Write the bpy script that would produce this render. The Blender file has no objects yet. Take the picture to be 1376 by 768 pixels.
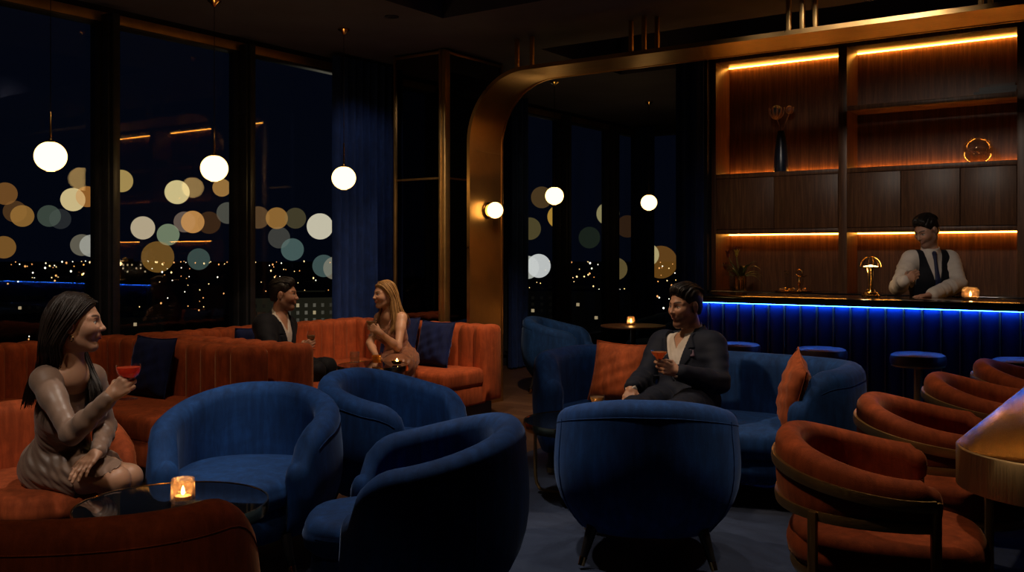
import bpy, bmesh, math, random
import numpy as np
from mathutils import Vector, Matrix
PI = math.pi
random.seed(7)
rng = np.random.default_rng(7)
SC = bpy.context.scene
COL = SC.collection

# ------------------------------------------------------------------ camera geometry
CAMZ, FPX, CX, CY = 1.45, 1302.0, 688.0, 341.0
YAW = math.radians(35.0)
SY, CYW = math.sin(YAW), math.cos(YAW)
def P(px, py, d):                      # point seen at a pixel of the photograph, at depth d
    s = (px - CX) / FPX * d
    return Vector((-SY * d + CYW * s, CYW * d + SY * s, CAMZ - (py - CY) / FPX * d))
def ang(deg): return math.radians(deg)

# ------------------------------------------------------------------ objects
def tag(o, label=None, cat=None, group=None, kind=None):
    if label: o['label'] = label
    if cat: o['category'] = cat
    if group: o['group'] = group
    if kind: o['kind'] = kind
    return o
def thing(name, label, cat, loc=(0, 0, 0), rz=0.0, group=None):
    o = bpy.data.objects.new(name, None); COL.objects.link(o)
    o.empty_display_size = .1
    o.location = loc; o.rotation_euler = (0, 0, rz)
    return tag(o, label, cat, group)
def copy_tree(o, parent=None):
    c = o.copy(); COL.objects.link(c)
    if parent is not None: c.parent = parent
    for ch in list(o.children): copy_tree(ch, c)
    return c
def dup(root, loc, rz, label, group=None):
    r = copy_tree(root); r.location = loc; r.rotation_euler = (0, 0, rz); r['label'] = label
    if group: r['group'] = group
    return r

class MB:
    def __init__(self): self.v = []; self.f = []
    def add(self, vs, fs):
        b = len(self.v)
        self.v += [tuple(p) for p in vs]
        self.f += [tuple(b + i for i in q) for q in fs]
        return self
    def box(self, c, s, bev=0.0, rz=0.0, rot=None):
        bm = bmesh.new(); bmesh.ops.create_cube(bm, size=1)
        for v in bm.verts: v.co = Vector((v.co.x * s[0], v.co.y * s[1], v.co.z * s[2]))
        if bev > 0:
            bmesh.ops.bevel(bm, geom=bm.edges[:], offset=min(bev, .49 * min(s)), segments=3 if bev > .01 else 2, affect='EDGES', profile=.5)
        m = rot if rot is not None else Matrix.Rotation(rz, 3, 'Z')
        bm.verts.index_update()
        self.add([m @ v.co + Vector(c) for v in bm.verts], [[v.index for v in f.verts] for f in bm.faces])
        bm.free(); return self
    def span(self, lo, hi, bev=0.0):
        lo, hi = Vector(lo), Vector(hi)
        return self.box((lo + hi) / 2, hi - lo, bev)
    def rings(self, rs, cap0=True, cap1=True, closed=False):
        n = len(rs[0]); b = len(self.v)
        for r in rs: self.v += [tuple(p) for p in r]
        m = len(rs)
        for i in range(m if closed else m - 1):
            j = (i + 1) % m
            for k in range(n):
                l = (k + 1) % n
                self.f.append((b + i * n + k, b + i * n + l, b + j * n + l, b + j * n + k))
        if not closed:
            if cap0: self.f.append(tuple(b + k for k in range(n))[::-1])
            if cap1: self.f.append(tuple(b + (m - 1) * n + k for k in range(n)))
        return self
    def tube(self, pts, r, n=8, closed=False):
        pts = [Vector(p) for p in pts]
        m = len(pts); rs = []
        rad = r if hasattr(r, '__len__') else [r] * m
        up = None
        for i, p in enumerate(pts):
            if closed: t = pts[(i + 1) % m] - pts[i - 1]
            else: t = pts[min(i + 1, m - 1)] - pts[max(i - 1, 0)]
            t.normalize()
            if up is None:
                up = Vector((0, 0, 1)) if abs(t.z) < .9 else Vector((1, 0, 0))
            a = t.cross(up)
            if a.length < 1e-4: a = t.cross(Vector((.3, 1, .2)))
            a.normalize(); bb = a.cross(t); up = bb
            rs.append([p + (a * math.cos(2 * PI * k / n) + bb * math.sin(2 * PI * k / n)) * rad[i] for k in range(n)])
        return self.rings(rs, closed=closed)
    def lathe(self, prof, c=(0, 0, 0), n=32, cap0=True, cap1=True):
        c = Vector(c)
        rs = [[c + Vector((r * math.cos(2 * PI * k / n), r * math.sin(2 * PI * k / n), z)) for k in range(n)] for r, z in prof]
        return self.rings(rs, cap0, cap1)
    def ball(self, c, r, sc=(1, 1, 1), nu=24, nv=14):
        c = Vector(c)
        rs = []
        for j in range(nv + 1):
            a = -PI / 2 + PI * j / nv
            rr, z = max(math.cos(a), .002) * r, math.sin(a) * r
            rs.append([c + Vector((rr * math.cos(2 * PI * k / nu) * sc[0], rr * math.sin(2 * PI * k / nu) * sc[1], z * sc[2])) for k in range(nu)])
        return self.rings(rs)
    def xform(self, m):
        self.v = [tuple(m @ Vector(p)) for p in self.v]; return self
    def build(self, name, mat, parent=None, smooth=True, sharp=40, label=None, kind=None):
        me = bpy.data.meshes.new(name)
        me.from_pydata(self.v, [], self.f); me.validate()
        bm = bmesh.new(); bm.from_mesh(me)
        bmesh.ops.recalc_face_normals(bm, faces=bm.faces[:]); bm.to_mesh(me); bm.free()
        if smooth:
            me.shade_smooth()
            if sharp: me.set_sharp_from_angle(angle=ang(sharp))
        me.materials.append(mat)
        o = bpy.data.objects.new(name, me); COL.objects.link(o)
        if parent is not None: o.parent = parent
        if label: o['label'] = label
        if kind: o['kind'] = kind
        return o
def struct(name, mb, mat, smooth=True, parent=None):
    o = mb.build(name, mat, parent, smooth)
    o['kind'] = 'structure'
    return o
def smooth01(x):
    x = max(0., min(1., x)); return x * x * (3 - 2 * x)

# ------------------------------------------------------------------ materials
class N:
    def __init__(self, name):
        self.m = bpy.data.materials.new(name); self.m.use_nodes = True
        self.t = self.m.node_tree; self.t.nodes.clear()
        self.out = self.n('ShaderNodeOutputMaterial')
    def n(self, typ, **kw):
        x = self.t.nodes.new(typ)
        for k, v in kw.items():
            if hasattr(x, k): setattr(x, k, v)
            else: x.inputs[k.replace('_', ' ')].default_value = v
        return x
    def l(self, a, b): self.t.links.new(a, b)
    def done(self, sh): self.l(sh, self.out.inputs['Surface']); return self.m
    def coord(self, scale=(1, 1, 1), space='Object'):
        tc = self.n('ShaderNodeTexCoord'); mp = self.n('ShaderNodeMapping')
        mp.inputs['Scale'].default_value = scale
        self.l(tc.outputs[space], mp.inputs['Vector']); return mp.outputs['Vector']
    def noise(self, vec, scale, detail=4, rough=.55, dist=0.):
        x = self.n('ShaderNodeTexNoise'); x.inputs['Scale'].default_value = scale
        x.inputs['Detail'].default_value = detail; x.inputs['Roughness'].default_value = rough
        x.inputs['Distortion'].default_value = dist
        self.l(vec, x.inputs['Vector']); return x.outputs['Fac']
    def ramp(self, fac, stops):
        x = self.n('ShaderNodeValToRGB'); e = x.color_ramp.elements
        while len(e) < len(stops): e.new(.5)
        for el, (p, c) in zip(e, stops):
            el.position = p; el.color = (*c, 1) if len(c) == 3 else c
        self.l(fac, x.inputs['Fac']); return x.outputs['Color']
    def rng(self, fac, a, b, c=0., d=1.):
        x = self.n('ShaderNodeMapRange'); self.l(fac, x.inputs['Value'])
        for k, v in zip(('From Min', 'From Max', 'To Min', 'To Max'), (a, b, c, d)): x.inputs[k].default_value = v
        return x.outputs['Result']
    def bump(self, h, strength=.3, dist=.01):
        x = self.n('ShaderNodeBump'); x.inputs['Strength'].default_value = strength
        x.inputs['Distance'].default_value = dist; self.l(h, x.inputs['Height']); return x.outputs['Normal']
    def bsdf(self, **kw):
        b = self.n('ShaderNodeBsdfPrincipled')
        for k, v in kw.items():
            nm = {'Base_Color': 'Base Color', 'Coat': 'Coat Weight', 'Sheen': 'Sheen Weight', 'Trans': 'Transmission Weight',
                  'SSS': 'Subsurface Weight'}.get(k, k.replace('_', ' '))
            i = b.inputs[nm]
            if hasattr(v, 'is_output'): self.l(v, i)
            elif nm in ('Base Color', 'Sheen Tint', 'Emission Color', 'Specular Tint', 'Coat Tint') and len(v) == 3: i.default_value = (*v, 1)
            else: i.default_value = v
        return b

def sc3(c, k): return tuple(x * k for x in c)
def mat_velvet(name, c, tint, sheen=.5):
    m = N(name); v = m.coord((1, 1, 1))
    f = m.noise(v, 5, 6, .65, .6); g = m.noise(v, 240, 2)
    w = m.noise(m.coord((7, 7, 1.1)), 4, 5, .6, .4)
    mx = m.n('ShaderNodeMath', operation='ADD'); m.l(f, mx.inputs[0]); m.l(w, mx.inputs[1])
    colr = m.ramp(m.rng(mx.outputs[0], .62, 1.42), [(0, sc3(c, .5)), (.5, c), (1, sc3(c, 1.75))])
    b = m.bsdf(Base_Color=colr, Roughness=.82, Specular_IOR_Level=.25, Sheen=sheen, Sheen_Roughness=.35, Sheen_Tint=tint,
               Normal=m.bump(g, .22, .003))
    return m.done(b.outputs[0])
def mat_plain(name, c, rough=.6, metal=0., spec=.5, coat=0., bumpscale=0, bstr=.2, var=.25, vscale=8):
    m = N(name); v = m.coord()
    f = m.noise(v, vscale, 5, .6)
    col = m.ramp(f, [(.3, sc3(c, 1 - var)), (.7, sc3(c, 1 + var))])
    kw = dict(Base_Color=col, Roughness=rough, Metallic=metal, Specular_IOR_Level=spec, Coat=coat)
    if bumpscale: kw['Normal'] = m.bump(m.noise(v, bumpscale, 4), bstr, .004)
    return m.done(m.bsdf(**kw).outputs[0])
def mat_brass(name, c=(.46, .27, .10), rough=.3, stretch=(30, 30, 1), var=.25, bump=.004):
    m = N(name)
    f = m.noise(m.coord(stretch), 9, 4, .6); g = m.noise(m.coord(), 2.2, 4, .6, .5)
    col = m.ramp(g, [(.3, sc3(c, 1 - var)), (.7, sc3(c, 1 + var))])
    b = m.bsdf(Base_Color=col, Metallic=1., Roughness=m.rng(f, .3, .7, rough * .75, rough * 1.35), Normal=m.bump(f, bump, .0005))
    return m.done(b.outputs[0])
def mat_wood(name, a, b_, scale=(22, 22, 1.2), rough=.42):
    m = N(name); v = m.coord(scale)
    f = m.noise(v, 1.6, 7, .68, .8); g = m.noise(m.coord((90, 90, 3)), 2, 3)
    col = m.ramp(f, [(.25, sc3(a, .55)), (.48, a), (.6, b_), (.8, sc3(b_, 1.25))])
    b = m.bsdf(Base_Color=col, Roughness=rough, Specular_IOR_Level=.35, Normal=m.bump(g, .12, .002))
    return m.done(b.outputs[0])
def mat_emit(name, c, s, sampled=True):
    m = N(name); e = m.n('ShaderNodeEmission'); e.inputs['Color'].default_value = (*c, 1); e.inputs['Strength'].default_value = s
    if not sampled: m.m.cycles.emission_sampling = 'NONE'
    return m.done(e.outputs[0])
def mat_glass(name, tint=(1, 1, 1), refl=1., rough=.0, facet=0, ior=1.45, opacity=0., body=(1, .5, .2)):
    m = N(name)
    tr = m.n('ShaderNodeBsdfTransparent'); tr.inputs['Color'].default_value = (*tint, 1)
    gl = m.n('ShaderNodeBsdfGlossy'); gl.inputs['Roughness'].default_value = rough
    gl.inputs['Color'].default_value = (refl, refl, refl, 1)
    lw = m.n('ShaderNodeLayerWeight'); lw.inputs['Blend'].default_value = .5
    pw = m.n('ShaderNodeMath', operation='POWER'); m.l(lw.outputs['Facing'], pw.inputs[0]); pw.inputs[1].default_value = 5
    f0 = ((ior - 1) / (ior + 1)) ** 2
    ma = m.n('ShaderNodeMath', operation='MULTIPLY_ADD'); m.l(pw.outputs[0], ma.inputs[0]); ma.inputs[1].default_value = 1 - f0; ma.inputs[2].default_value = f0
    if facet:
        vo = m.n('ShaderNodeTexVoronoi'); vo.inputs['Scale'].default_value = facet
        m.l(m.coord(), vo.inputs['Vector'])
        nb = m.bump(vo.outputs['Distance'], 1., .006)
        m.l(nb, gl.inputs['Normal']); m.l(nb, lw.inputs['Normal'])
    mx = m.n('ShaderNodeMixShader'); m.l(ma.outputs[0], mx.inputs[0]); m.l(tr.outputs[0], mx.inputs[1]); m.l(gl.outputs[0], mx.inputs[2])
    sh = mx.outputs[0]
    if opacity:
        d = m.bsdf(Base_Color=body, Roughness=.15, SSS=0.)
        m2 = m.n('ShaderNodeMixShader'); m2.inputs[0].default_value = opacity
        m.l(sh, m2.inputs[1]); m.l(d.outputs[0], m2.inputs[2]); sh = m2.outputs[0]
    return m.done(sh)

M = {}
M['blue'] = mat_velvet('blue_velvet', (.008, .046, .175), (.30, .45, .8), .22)
M['orange'] = mat_velvet('rust_velvet', (.31, .058, .015), (1, .55, .3), .25)
M['cushion_navy'] = mat_velvet('navy_velvet', (.004, .010, .060), (.3, .4, .9), .2)
M['cushion_rust'] = mat_velvet('rust_cushion', (.34, .07, .018), (1, .6, .4), .3)
M['curtain'] = mat_velvet('navy_curtain', (.008, .025, .115), (.2, .3, .8), .25)
M['brass'] = mat_brass('brushed_brass', (.52, .33, .13), .42)
M['brass_h'] = mat_brass('brushed_brass_along', c=(.56, .36, .15), stretch=(1.5, 40, 40), rough=.45)
M['brass_arch'] = mat_brass('arch_brass', (.50, .30, .12), .36, (.4, 30, .4), .12)
M['brass_pol'] = mat_brass('polished_brass', (.72, .46, .17), .16)
M['brass_table'] = mat_brass('table_brass', (.15, .082, .034), .19, (.2, .15, .2), .2, 0.)
M['brass_edge'] = mat_brass('table_edge_brass', (.40, .28, .14), .46, (40, 40, .5), .1, 0.)
M['walnut'] = mat_wood('walnut', (.090, .038, .018), (.14, .060, .028))
M['dark_wood'] = mat_plain('black_wood', (.010, .008, .008), .4)
M['black_metal'] = mat_plain('dark_window_metal', (.050, .054, .066), .40, .5)
M['divider'] = mat_plain('bronze_divider', (.30, .19, .12), .45, .3)
M['wall'] = mat_plain('dark_wall', (.010, .013, .026), .7)
M['ceiling'] = mat_plain('dark_ceiling', (.085, .088, .155), .75, vscale=1)
M['ceiling_navy'] = mat_plain('navy_ceiling', (.020, .034, .10), .8, vscale=1)
M['plinth'] = mat_plain('plinth_black', (.012, .012, .016), .5)
M['mirror'] = mat_plain('smoked_mirror', (.16, .15, .15), .03, 1., var=.02)
M['black_glass'] = mat_plain('black_glass', (.004, .005, .008), .03, 0, .6, var=.05)
M['stone'] = mat_plain('black_counter_stone', (.012, .012, .016), .12, 0, .6)
M['leather'] = mat_plain('dark_leather', (.050, .020, .026), .42, 0, .5, coat=.05, bumpscale=160, bstr=.12)
M['bar_panel'] = mat_plain('blue_lacquer_panel', (.012, .045, .19), .42, var=.12, vscale=3)
M['globe'] = mat_emit('opal_globe', (1, .60, .20), 4.8)
M['led'] = mat_emit('amber_led', (1, .36, .045), 26)
M['led_blue'] = mat_emit('blue_led', (.03, .20, 1.), 30)
M['flame'] = mat_emit('candle_flame', (1, .52, .14), 60)
M['wax'] = mat_plain('wax', (.5, .32, .16), .5)
M['glass'] = mat_glass('clear_glass', (.97, .98, .98), 1.)
M['pane'] = mat_glass('window_glass', (.86, .9, .93), .75, ior=1.5)
M['cut_glass'] = mat_glass('cut_glass', (.95, .90, .84), 1., .05, facet=115, ior=1.9, opacity=.07, body=(.9, .62, .42))
# ------------------------------------------------------------------ setting
WU, CZ = -7.3, 3.48
# floor
m = N('wood_floor')
br = m.n('ShaderNodeTexBrick'); br.offset = .37
br.inputs['Color1'].default_value = (.085, .040, .022, 1); br.inputs['Color2'].default_value = (.13, .066, .036, 1)
br.inputs['Mortar'].default_value = (.012, .008, .006, 1)
for k, v in (('Scale', 1.), ('Mortar Size', .003), ('Brick Width', 1.5), ('Row Height', .16)): br.inputs[k].default_value = v
m.l(m.coord(), br.inputs['Vector'])
g = m.noise(m.coord((1.2, 26, 1)), 3, 6, .65, .5)
mx = m.n('ShaderNodeMix', data_type='RGBA', blend_type='MULTIPLY'); mx.inputs[0].default_value = .75
m.l(br.outputs['Color'], mx.inputs[6]); m.l(m.ramp(g, [(.3, (.35, .35, .35)), (.7, (1.2, 1.2, 1.2))]), mx.inputs[7])
M['floor'] = m.done(m.bsdf(Base_Color=mx.outputs[2], Roughness=.38, Specular_IOR_Level=.4, Normal=m.bump(br.outputs['Fac'], -.15, .003)).outputs[0])
struct('floor', MB().span((-7.6, -1.5, -.12), (2.6, 14.2, 0)), M['floor'])
# rug
m = N('rug_pile'); v = m.coord()
f = m.noise(v, 1.7, 6, .7, 1.2); g2 = m.noise(v, 210, 2)
M['rug'] = m.done(m.bsdf(Base_Color=m.ramp(f, [(.3, (.010, .015, .036)), (.55, (.028, .042, .085)), (.75, (.055, .075, .125))]), Roughness=.95,
                         Specular_IOR_Level=.1, Sheen=.15, Normal=m.bump(g2, .6, .006)).outputs[0])
ob = MB().span((-3.95, .9, 0.0), (1.6, 6.9, .014), .005).build('rug', M['rug'])
tag(ob, 'large mottled dark blue rug lying under the blue armchairs and tables', 'rug')

# ceiling: soffit with two recesses
c = MB()
R1 = (-5.28, 1.9, -1.2, 6.5); R2 = (-5.2, 1.9, 8.03, 9.7)     # u0,u1,v0,v1
for lo, hi in (((-7.6, -1.5), (-5.28, 14.2)), ((1.9, -1.5), (2.6, 14.2)), ((-5.28, -1.5), (1.9, -1.2)),
               ((-5.28, 6.5), (1.9, 8.03)), ((-5.28, 9.7), (1.9, 14.2))):
    c.span((lo[0], lo[1], CZ), (hi[0], hi[1], CZ + .5))
struct('ceiling', c, M['ceiling'], False)
c = MB(); c.span((-5.4, -1.4, CZ + .36), (2., 6.6, CZ + .5)); c.span((-5.3, 7.9, CZ + .42), (2., 9.8, CZ + .5))
struct('ceiling_recess', c, M['ceiling_navy'], False)

# walls
struct('wall_end', MB().span((-7.6, 13.9, 0), (-4.1, 14.2, .2)).span((-7.6, 13.9, 3.4), (-4.1, 14.2, CZ + .2)).span((-4.35, 13.9, 0), (-4.1, 14.2, CZ)), M['wall'], False)
struct('wall_bar', MB().span((-4.02, 9.76, 0), (2.6, 9.95, CZ + .45)), M['wall'], False)
struct('wall_bar_pier', MB().span((-4.34, 9.22, 0), (-4.03, 13.95, CZ)), M['wall'], False)
struct('wall_right', MB().span((2.4, -1.5, 0), (2.6, 9.8, CZ + .4)), M['wall'], False)
struct('wall_front', MB().span((-7.6, -1.7, 0), (2.6, -1.5, CZ + .4)), M['wall'], False)
# window wall: upper and lower band
ww = MB(); ww.span((WU - .3, -1.5, 3.42), (WU, 14.2, CZ + .3)); ww.span((WU - .3, -1.5, -.1), (WU, 14.2, .16))
struct('wall_window', ww, M['wall'], False)
struct('trim_1', MB().span((WU - .02, -1.5, 3.345), (WU + .035, 14.1, 3.425), .004), M['brass_h'])
struct('trim_2', MB().span((WU, -1.5, .15), (WU + .05, 14.1, .22), .004), M['black_metal'])
# window bays
vm = [-1.3, 1.88, 3.26, 4.62, 6.02, 7.42, 8.82, 10.25, 11.65, 13.05, 14.0]
for i, (a, b) in enumerate(zip(vm[:-1], vm[1:])):
    wt = thing('window_%d' % (i + 1), 'tall dark framed window pane', None, (WU, (a + b) / 2, .2)); wt['kind'] = 'structure'
    hw = (b - a) / 2
    fr = MB()
    fr.span((-.10, -hw, 0), (.03, -hw + .09, 3.2), .004); fr.span((-.10, hw - .09, 0), (.03, hw, 3.2), .004)
    fr.span((-.10, -hw, 0), (.03, hw, .07), .004); fr.span((-.10, -hw, 3.13), (.03, hw, 3.2), .004)
    fr.build('window_frame', M['black_metal'], wt)
    MB().span((-.045, -hw + .085, .06), (-.033, hw - .085, 3.14)).build('window_pane', M['pane'], wt, False)
    mu = MB().span((.03, hw - .075, 0), (.13, hw + .035, 3.2), .006); mu.span((.13, hw - .05, 0), (.16, hw + .01, 3.2), .004)
    mu.build('mullion', M['black_metal'], wt)
wt = thing('window_11', 'dark framed end window of the rear lounge', None, (-5.85, 13.9, .2)); wt['kind'] = 'structure'
fr = MB()
for x in (-1.45, -.5, .5, 1.4): fr.span((x, -.02, 0), (x + .09, .12, 3.2), .004)
fr.span((-1.45, -.02, 0), (1.5, .12, .07)); fr.span((-1.45, -.02, 3.13), (1.5, .12, 3.2)); fr.build('window_frame', M['black_metal'], wt)
MB().span((-1.4, .03, .05), (1.45, .042, 3.15)).build('window_pane', M['pane'], wt, False)
def curtain(name, label, u, v0, v1, along='v', z1=3.44, amp=.055, pitch=.11):
    n = int((v1 - v0) / .014); pts = []
    for i in range(n + 1):
        t = v0 + (v1 - v0) * i / n
        ph = 2 * PI * t / pitch + .9 * math.sin(t * 5.3)
        pts.append((u + amp * (math.sin(ph) * .8 + .2 * math.sin(2.1 * ph)), t))
    mb = MB(); zs = [0.02, .5, 1.2, 2.0, 2.8, z1]; th = .012
    rs = []
    for k, z in enumerate(zs):
        row = []
        for (a, t) in pts:
            a2 = u + (a - u) * (1 + .12 * math.sin(k * 1.7 + t * 4))
            row.append(Vector((a2, t, z)) if along == 'v' else Vector((t, a2, z)))
        off = Vector((-th, 0, 0)) if along == 'v' else Vector((0, th, 0))
        rs.append(row + [p + off for p in reversed(row)])
    mb.rings(rs)
    o = mb.build(name, M['curtain'], None, sharp=70); return tag(o, label, 'curtain')
curtain('curtain', 'floor length pleated navy velvet curtain behind the blonde woman', -7.02, 6.93, 8.35)
curtain('curtain', 'narrow navy curtain hanging right of the brass arch leg, by the rear windows', -6.98, 9.92, 10.32)
curtain('curtain', 'dark navy curtain in the corner between the rear windows', 13.7, -7.2, -6.86, 'u')
curtain('curtain', 'strip of navy curtain beside the left end of the bar shelving', 9.13, -4.32, -4.04, 'u', amp=.035)

# mirrored column with brass corner
t = thing('mirrored_column', 'square smoked mirror column with brass corner strips behind the orange banquette', 'column', (-6.0, 7.42, 0))
MB().span((-.66, .02, 0), (-.02, .98, 3.46)).build('mirror_panel', M['mirror'], t, False)
b = MB(); b.span((-.085, 0, 0), (0, .09, 3.47), .012)
b.span((-.075, -.012, 0), (-.045, .01, 3.47), .006)
b.build('corner_strip', M['brass'], t)
MB().span((-.68, 0, 0), (-.655, .03, 3.47), .005).build('edge_strip', M['brass'], t)
MB().span((-.03, .96, 0), (0, .99, 3.47), .005).build('edge_strip', M['brass'], t)
hb = MB().span((-.68, .012, 3.43), (0, .03, 3.46), .004); hb.span((-.03, .0, 3.43), (-.012, .99, 3.46), .004)
hb.span((-.66, .01, 2.19), (-.08, .028, 2.21)); hb.span((-.03, .09, 2.19), (-.012, .97, 2.21))
hb.build('horizontal_trim', M['brass'], t)

# brass arch
AU, AV0, AV1, AZ, AR, AT = -5.56, 7.25, 7.77, 3.12, .62, .024
t = thing('brass_arch', 'huge brushed brass arch with rounded corner spanning in front of the bar', 'arch', (AU, AV0, 0))
path = [(0, 0.0), (0, 1.2), (0, AZ - AR)]
for k in range(1, 15):
    a = PI - k / 14 * PI / 2
    path.append((AR + AR * math.cos(a), AZ - AR + AR * math.sin(a)))
path += [(2.2, AZ), (4.5, AZ), (7.6, AZ)]
def band(mb, path, v0, v1, o0, o1):
    rs = []
    for i, (x, z) in enumerate(path):
        a = path[max(i - 1, 0)]; b = path[min(i + 1, len(path) - 1)]
        dx, dz = b[0] - a[0], b[1] - a[1]; L = math.hypot(dx, dz); nx, nz = -dz / L, dx / L
        rs.append([Vector((x + nx * o, v, z + nz * o)) for o, v in ((o0, v0), (o0, v1), (o1, v1), (o1, v0))])
    mb.rings(rs)
mb = MB(); band(mb, path, 0.0, AV1 - AV0, 0, AT); mb.build('arch_band', M['brass_arch'], t, True, 30)
mb = MB(); band(mb, path, -.010, .010, -.006, AT + .006); band(mb, path, AV1 - AV0 - .012, AV1 - AV0 + .010, -.006, AT + .006)
mb.build('edge_lip', M['brass_arch'], t, True, 30)
s = MB().span((-.004, .0, 2.425), (.004, AV1 - AV0, 2.437)); s.build('seam_strip', M['brass'], t)
lp = MB()                                                     # left empty; the brass hanger rods follow
for px in (695, 715, 848, 865.5, 883, 1060, 1078, 1095.5, 1318, 1331):
    l = (px - CX) / FPX; vv = 7.52 if px not in (865.5, 1078) else 7.42
    u = (-SY + CYW * l) / (CYW + SY * l) * vv
    MB().span((u - AU - .017, vv - AV0 - .017, AZ + AT), (u - AU + .017, vv - AV0 + .017, CZ + .01), .003).build('hanger_rod', M['brass'], t)

# sconce on the arch leg
t = thing('wall_sconce', 'round opal wall light glowing on the brass arch leg', 'wall light', (AU + .004, 7.53, 1.87))
mb = MB(); mb.lathe([(.0, 0), (.078, 0), (.08, .012), (.07, .022), (.045, .026)], n=32); mb.xform(Matrix.Rotation(PI / 2, 4, 'Y')); mb.build('backplate', M['brass_pol'], t)
MB().ball((.085, 0, 0), .078).build('globe', M['globe'], t)

# pendants
def pendant(px, py, d, label):
    p = P(px, py, d)
    t = thing('pendant_lamp', label, 'pendant lamp', p, 0, 'globe pendants along the windows')
    g = MB(); g.lathe([(.03 if i in (0, 15) else .108 * math.cos(-PI / 2 + PI * i / 15), .104 * math.sin(-PI / 2 + PI * i / 15)) for i in range(16)], n=32)
    g.build('globe', M['globe'], t)
    MB().lathe([(.034, .097), (.034, .107), (.016, .113), (.012, .125), (.007, .128), (.007, .31), (.004, .315)], n=16).build('stem', M['brass_pol'], t)
    MB().tube([(0, 0, .31), (0, 0, CZ - p.z)], .003, 6).build('cord', M['dark_wood'], t)
    MB().lathe([(.055, CZ - p.z), (.055, CZ - p.z - .012), (.03, CZ - p.z - .03), (.008, CZ - p.z - .055)], n=20).build('ceiling_cup', M['brass_pol'], t)
    return t
pendant(68, 210, 6.8, 'glowing opal globe pendant hanging furthest left, above the dark-haired woman')
pendant(288, 226, 7.75, 'glowing opal globe pendant hanging before the middle window pane')
pendant(462, 239, 8.74, 'glowing opal globe pendant hanging in front of the navy curtain edge')
pendant(745, 263, 11.4, 'glowing opal globe pendant seen through the arch, nearer the brass leg')
pendant(872, 272, 12.9, 'glowing opal globe pendant deepest in the rear lounge, seen through the arch')
# ceiling spots over the seating, plus ones added to brighten single things
def downlight(u, v, z, label):
    t = thing('downlight', label, 'ceiling light', (u, v, z), 0, 'recessed ceiling spots')
    MB().lathe([(.05, -.006), (.062, -.006), (.062, .0), (.045, .0)], n=24).build('bezel', M['black_metal'], t)
    MB().lathe([(.0, .0), (.045, .0), (.045, -.004), (.0, -.004)], n=20).build('diffuser', M['spot_face'], t)
M['spot_face'] = mat_emit('spot_face', (1, .8, .6), 1.5, False)

# ------------------------------------------------------------------ bar
BV = 7.74
t = thing('bar_counter', 'long bar with padded blue vertical panels and glowing blue light line', 'bar counter', (0, BV, 0))
U0, U1 = -3.50, 2.3
mb = MB(); pitch = .132; n = int((U1 - U0) / pitch)
for i in range(n):
    a = U0 + i * pitch; prof = []
    for k in range(9):
        x = a + .008 + (pitch - .016) * k / 8; prof.append((x, -.014 * (1 - abs(2 * k / 8 - 1) ** 3)))
    rs = [[Vector((x, y, z)) for x, y in prof] + [Vector((prof[-1][0], .05, z)), Vector((prof[0][0], .05, z))] for z in (.1, 1.035)]
    mb.rings(rs)
mb.build('front_panel', M['bar_panel'], t, True, 35)
mb = MB()
for i in range(n + 1): mb.span((U0 + i * pitch - .0045, -.021, .1), (U0 + i * pitch + .0045, .05, 1.035))
mb.build('divider_strip', M['divider'], t, False)
MB().span((U0, .04, .1), (U1, .60, 1.03)).build('carcass', M['plinth'], t, False)
MB().span((U0, .05, 0), (U1, .58, .1)).build('plinth', M['plinth'], t, False)
MB().span((U0 - .05, -.13, 1.045), (U1, .66, 1.10), .006).build('counter_top', M['stone'], t)
MB().span((U0, -.036, 1.036), (U1, -.022, 1.0445)).build('light_strip', M['led_blue'], t, False)

# back bar shelving
SV = 9.30; BK = .36
t = thing('bar_shelving', 'tall walnut back bar with cupboards and amber lit open niches', 'shelving', (0, SV, 0))
fr = MB()
ups = [(-4.02, -3.97), (-2.735, -2.655), (-1.22, -1.14), (.30, .38)]
for a, b in ups: fr.span((a, 0, 0), (b, BK + .08, 3.42), .003)
fr.span((-4.02, 0, 3.40), (.38, BK + .08, 3.46), .003)
fr.build('upright_frame', M['walnut'], t)
MB().span((-3.99, BK, .9), (.36, BK + .05, 3.42)).build('back_panel', M['walnut'], t, False)
MB().span((-3.99, .012, 0), (.36, BK, 1.045)).build('base_cupboard', M['walnut'], t, False)
MB().span((-4.02, -.10, 1.045), (.38, BK, 1.08), .004).build('back_worktop', M['stone'], t)
for k, (a, b) in enumerate(((-3.97, -2.735), (-2.655, -1.22), (-1.14, .30))):
    MB().span((a, .03, 1.69), (b, BK, 2.22)).build('cupboard_body', M['walnut'], t, False)
    MB().span((a, 0, 2.215), (b, BK, 2.26), .003).build('shelf', M['walnut'], t)
    MB().span((a, 0, 1.655), (b, BK, 1.695), .003).build('shelf', M['walnut'], t)
    nd = 2 if k == 0 else 3
    ed = [a + (b - a) * i / nd for i in range(nd + 1)] if k != 0 else [a, -3.36, b]
    if k == 1: ed = [a, -2.17, -1.67, b]
    for x0, x1 in zip(ed[:-1], ed[1:]): MB().span((x0 + .003, -.004, 1.70), (x1 - .003, .03, 2.21), .002).build('cupboard_door', M['walnut'], t)
    if k: MB().span((a, 0.0, 2.80), (b, BK, 2.845), .003).build('shelf', M['walnut'], t)
    for z, up in ((3.392, 0), (2.268, 1), (1.648, 0)):
        MB().span((a + .004, BK - .03, z - .006), (b - .004, BK - .012, z + .006)).build('light_strip', M['led'], t, False)
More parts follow.
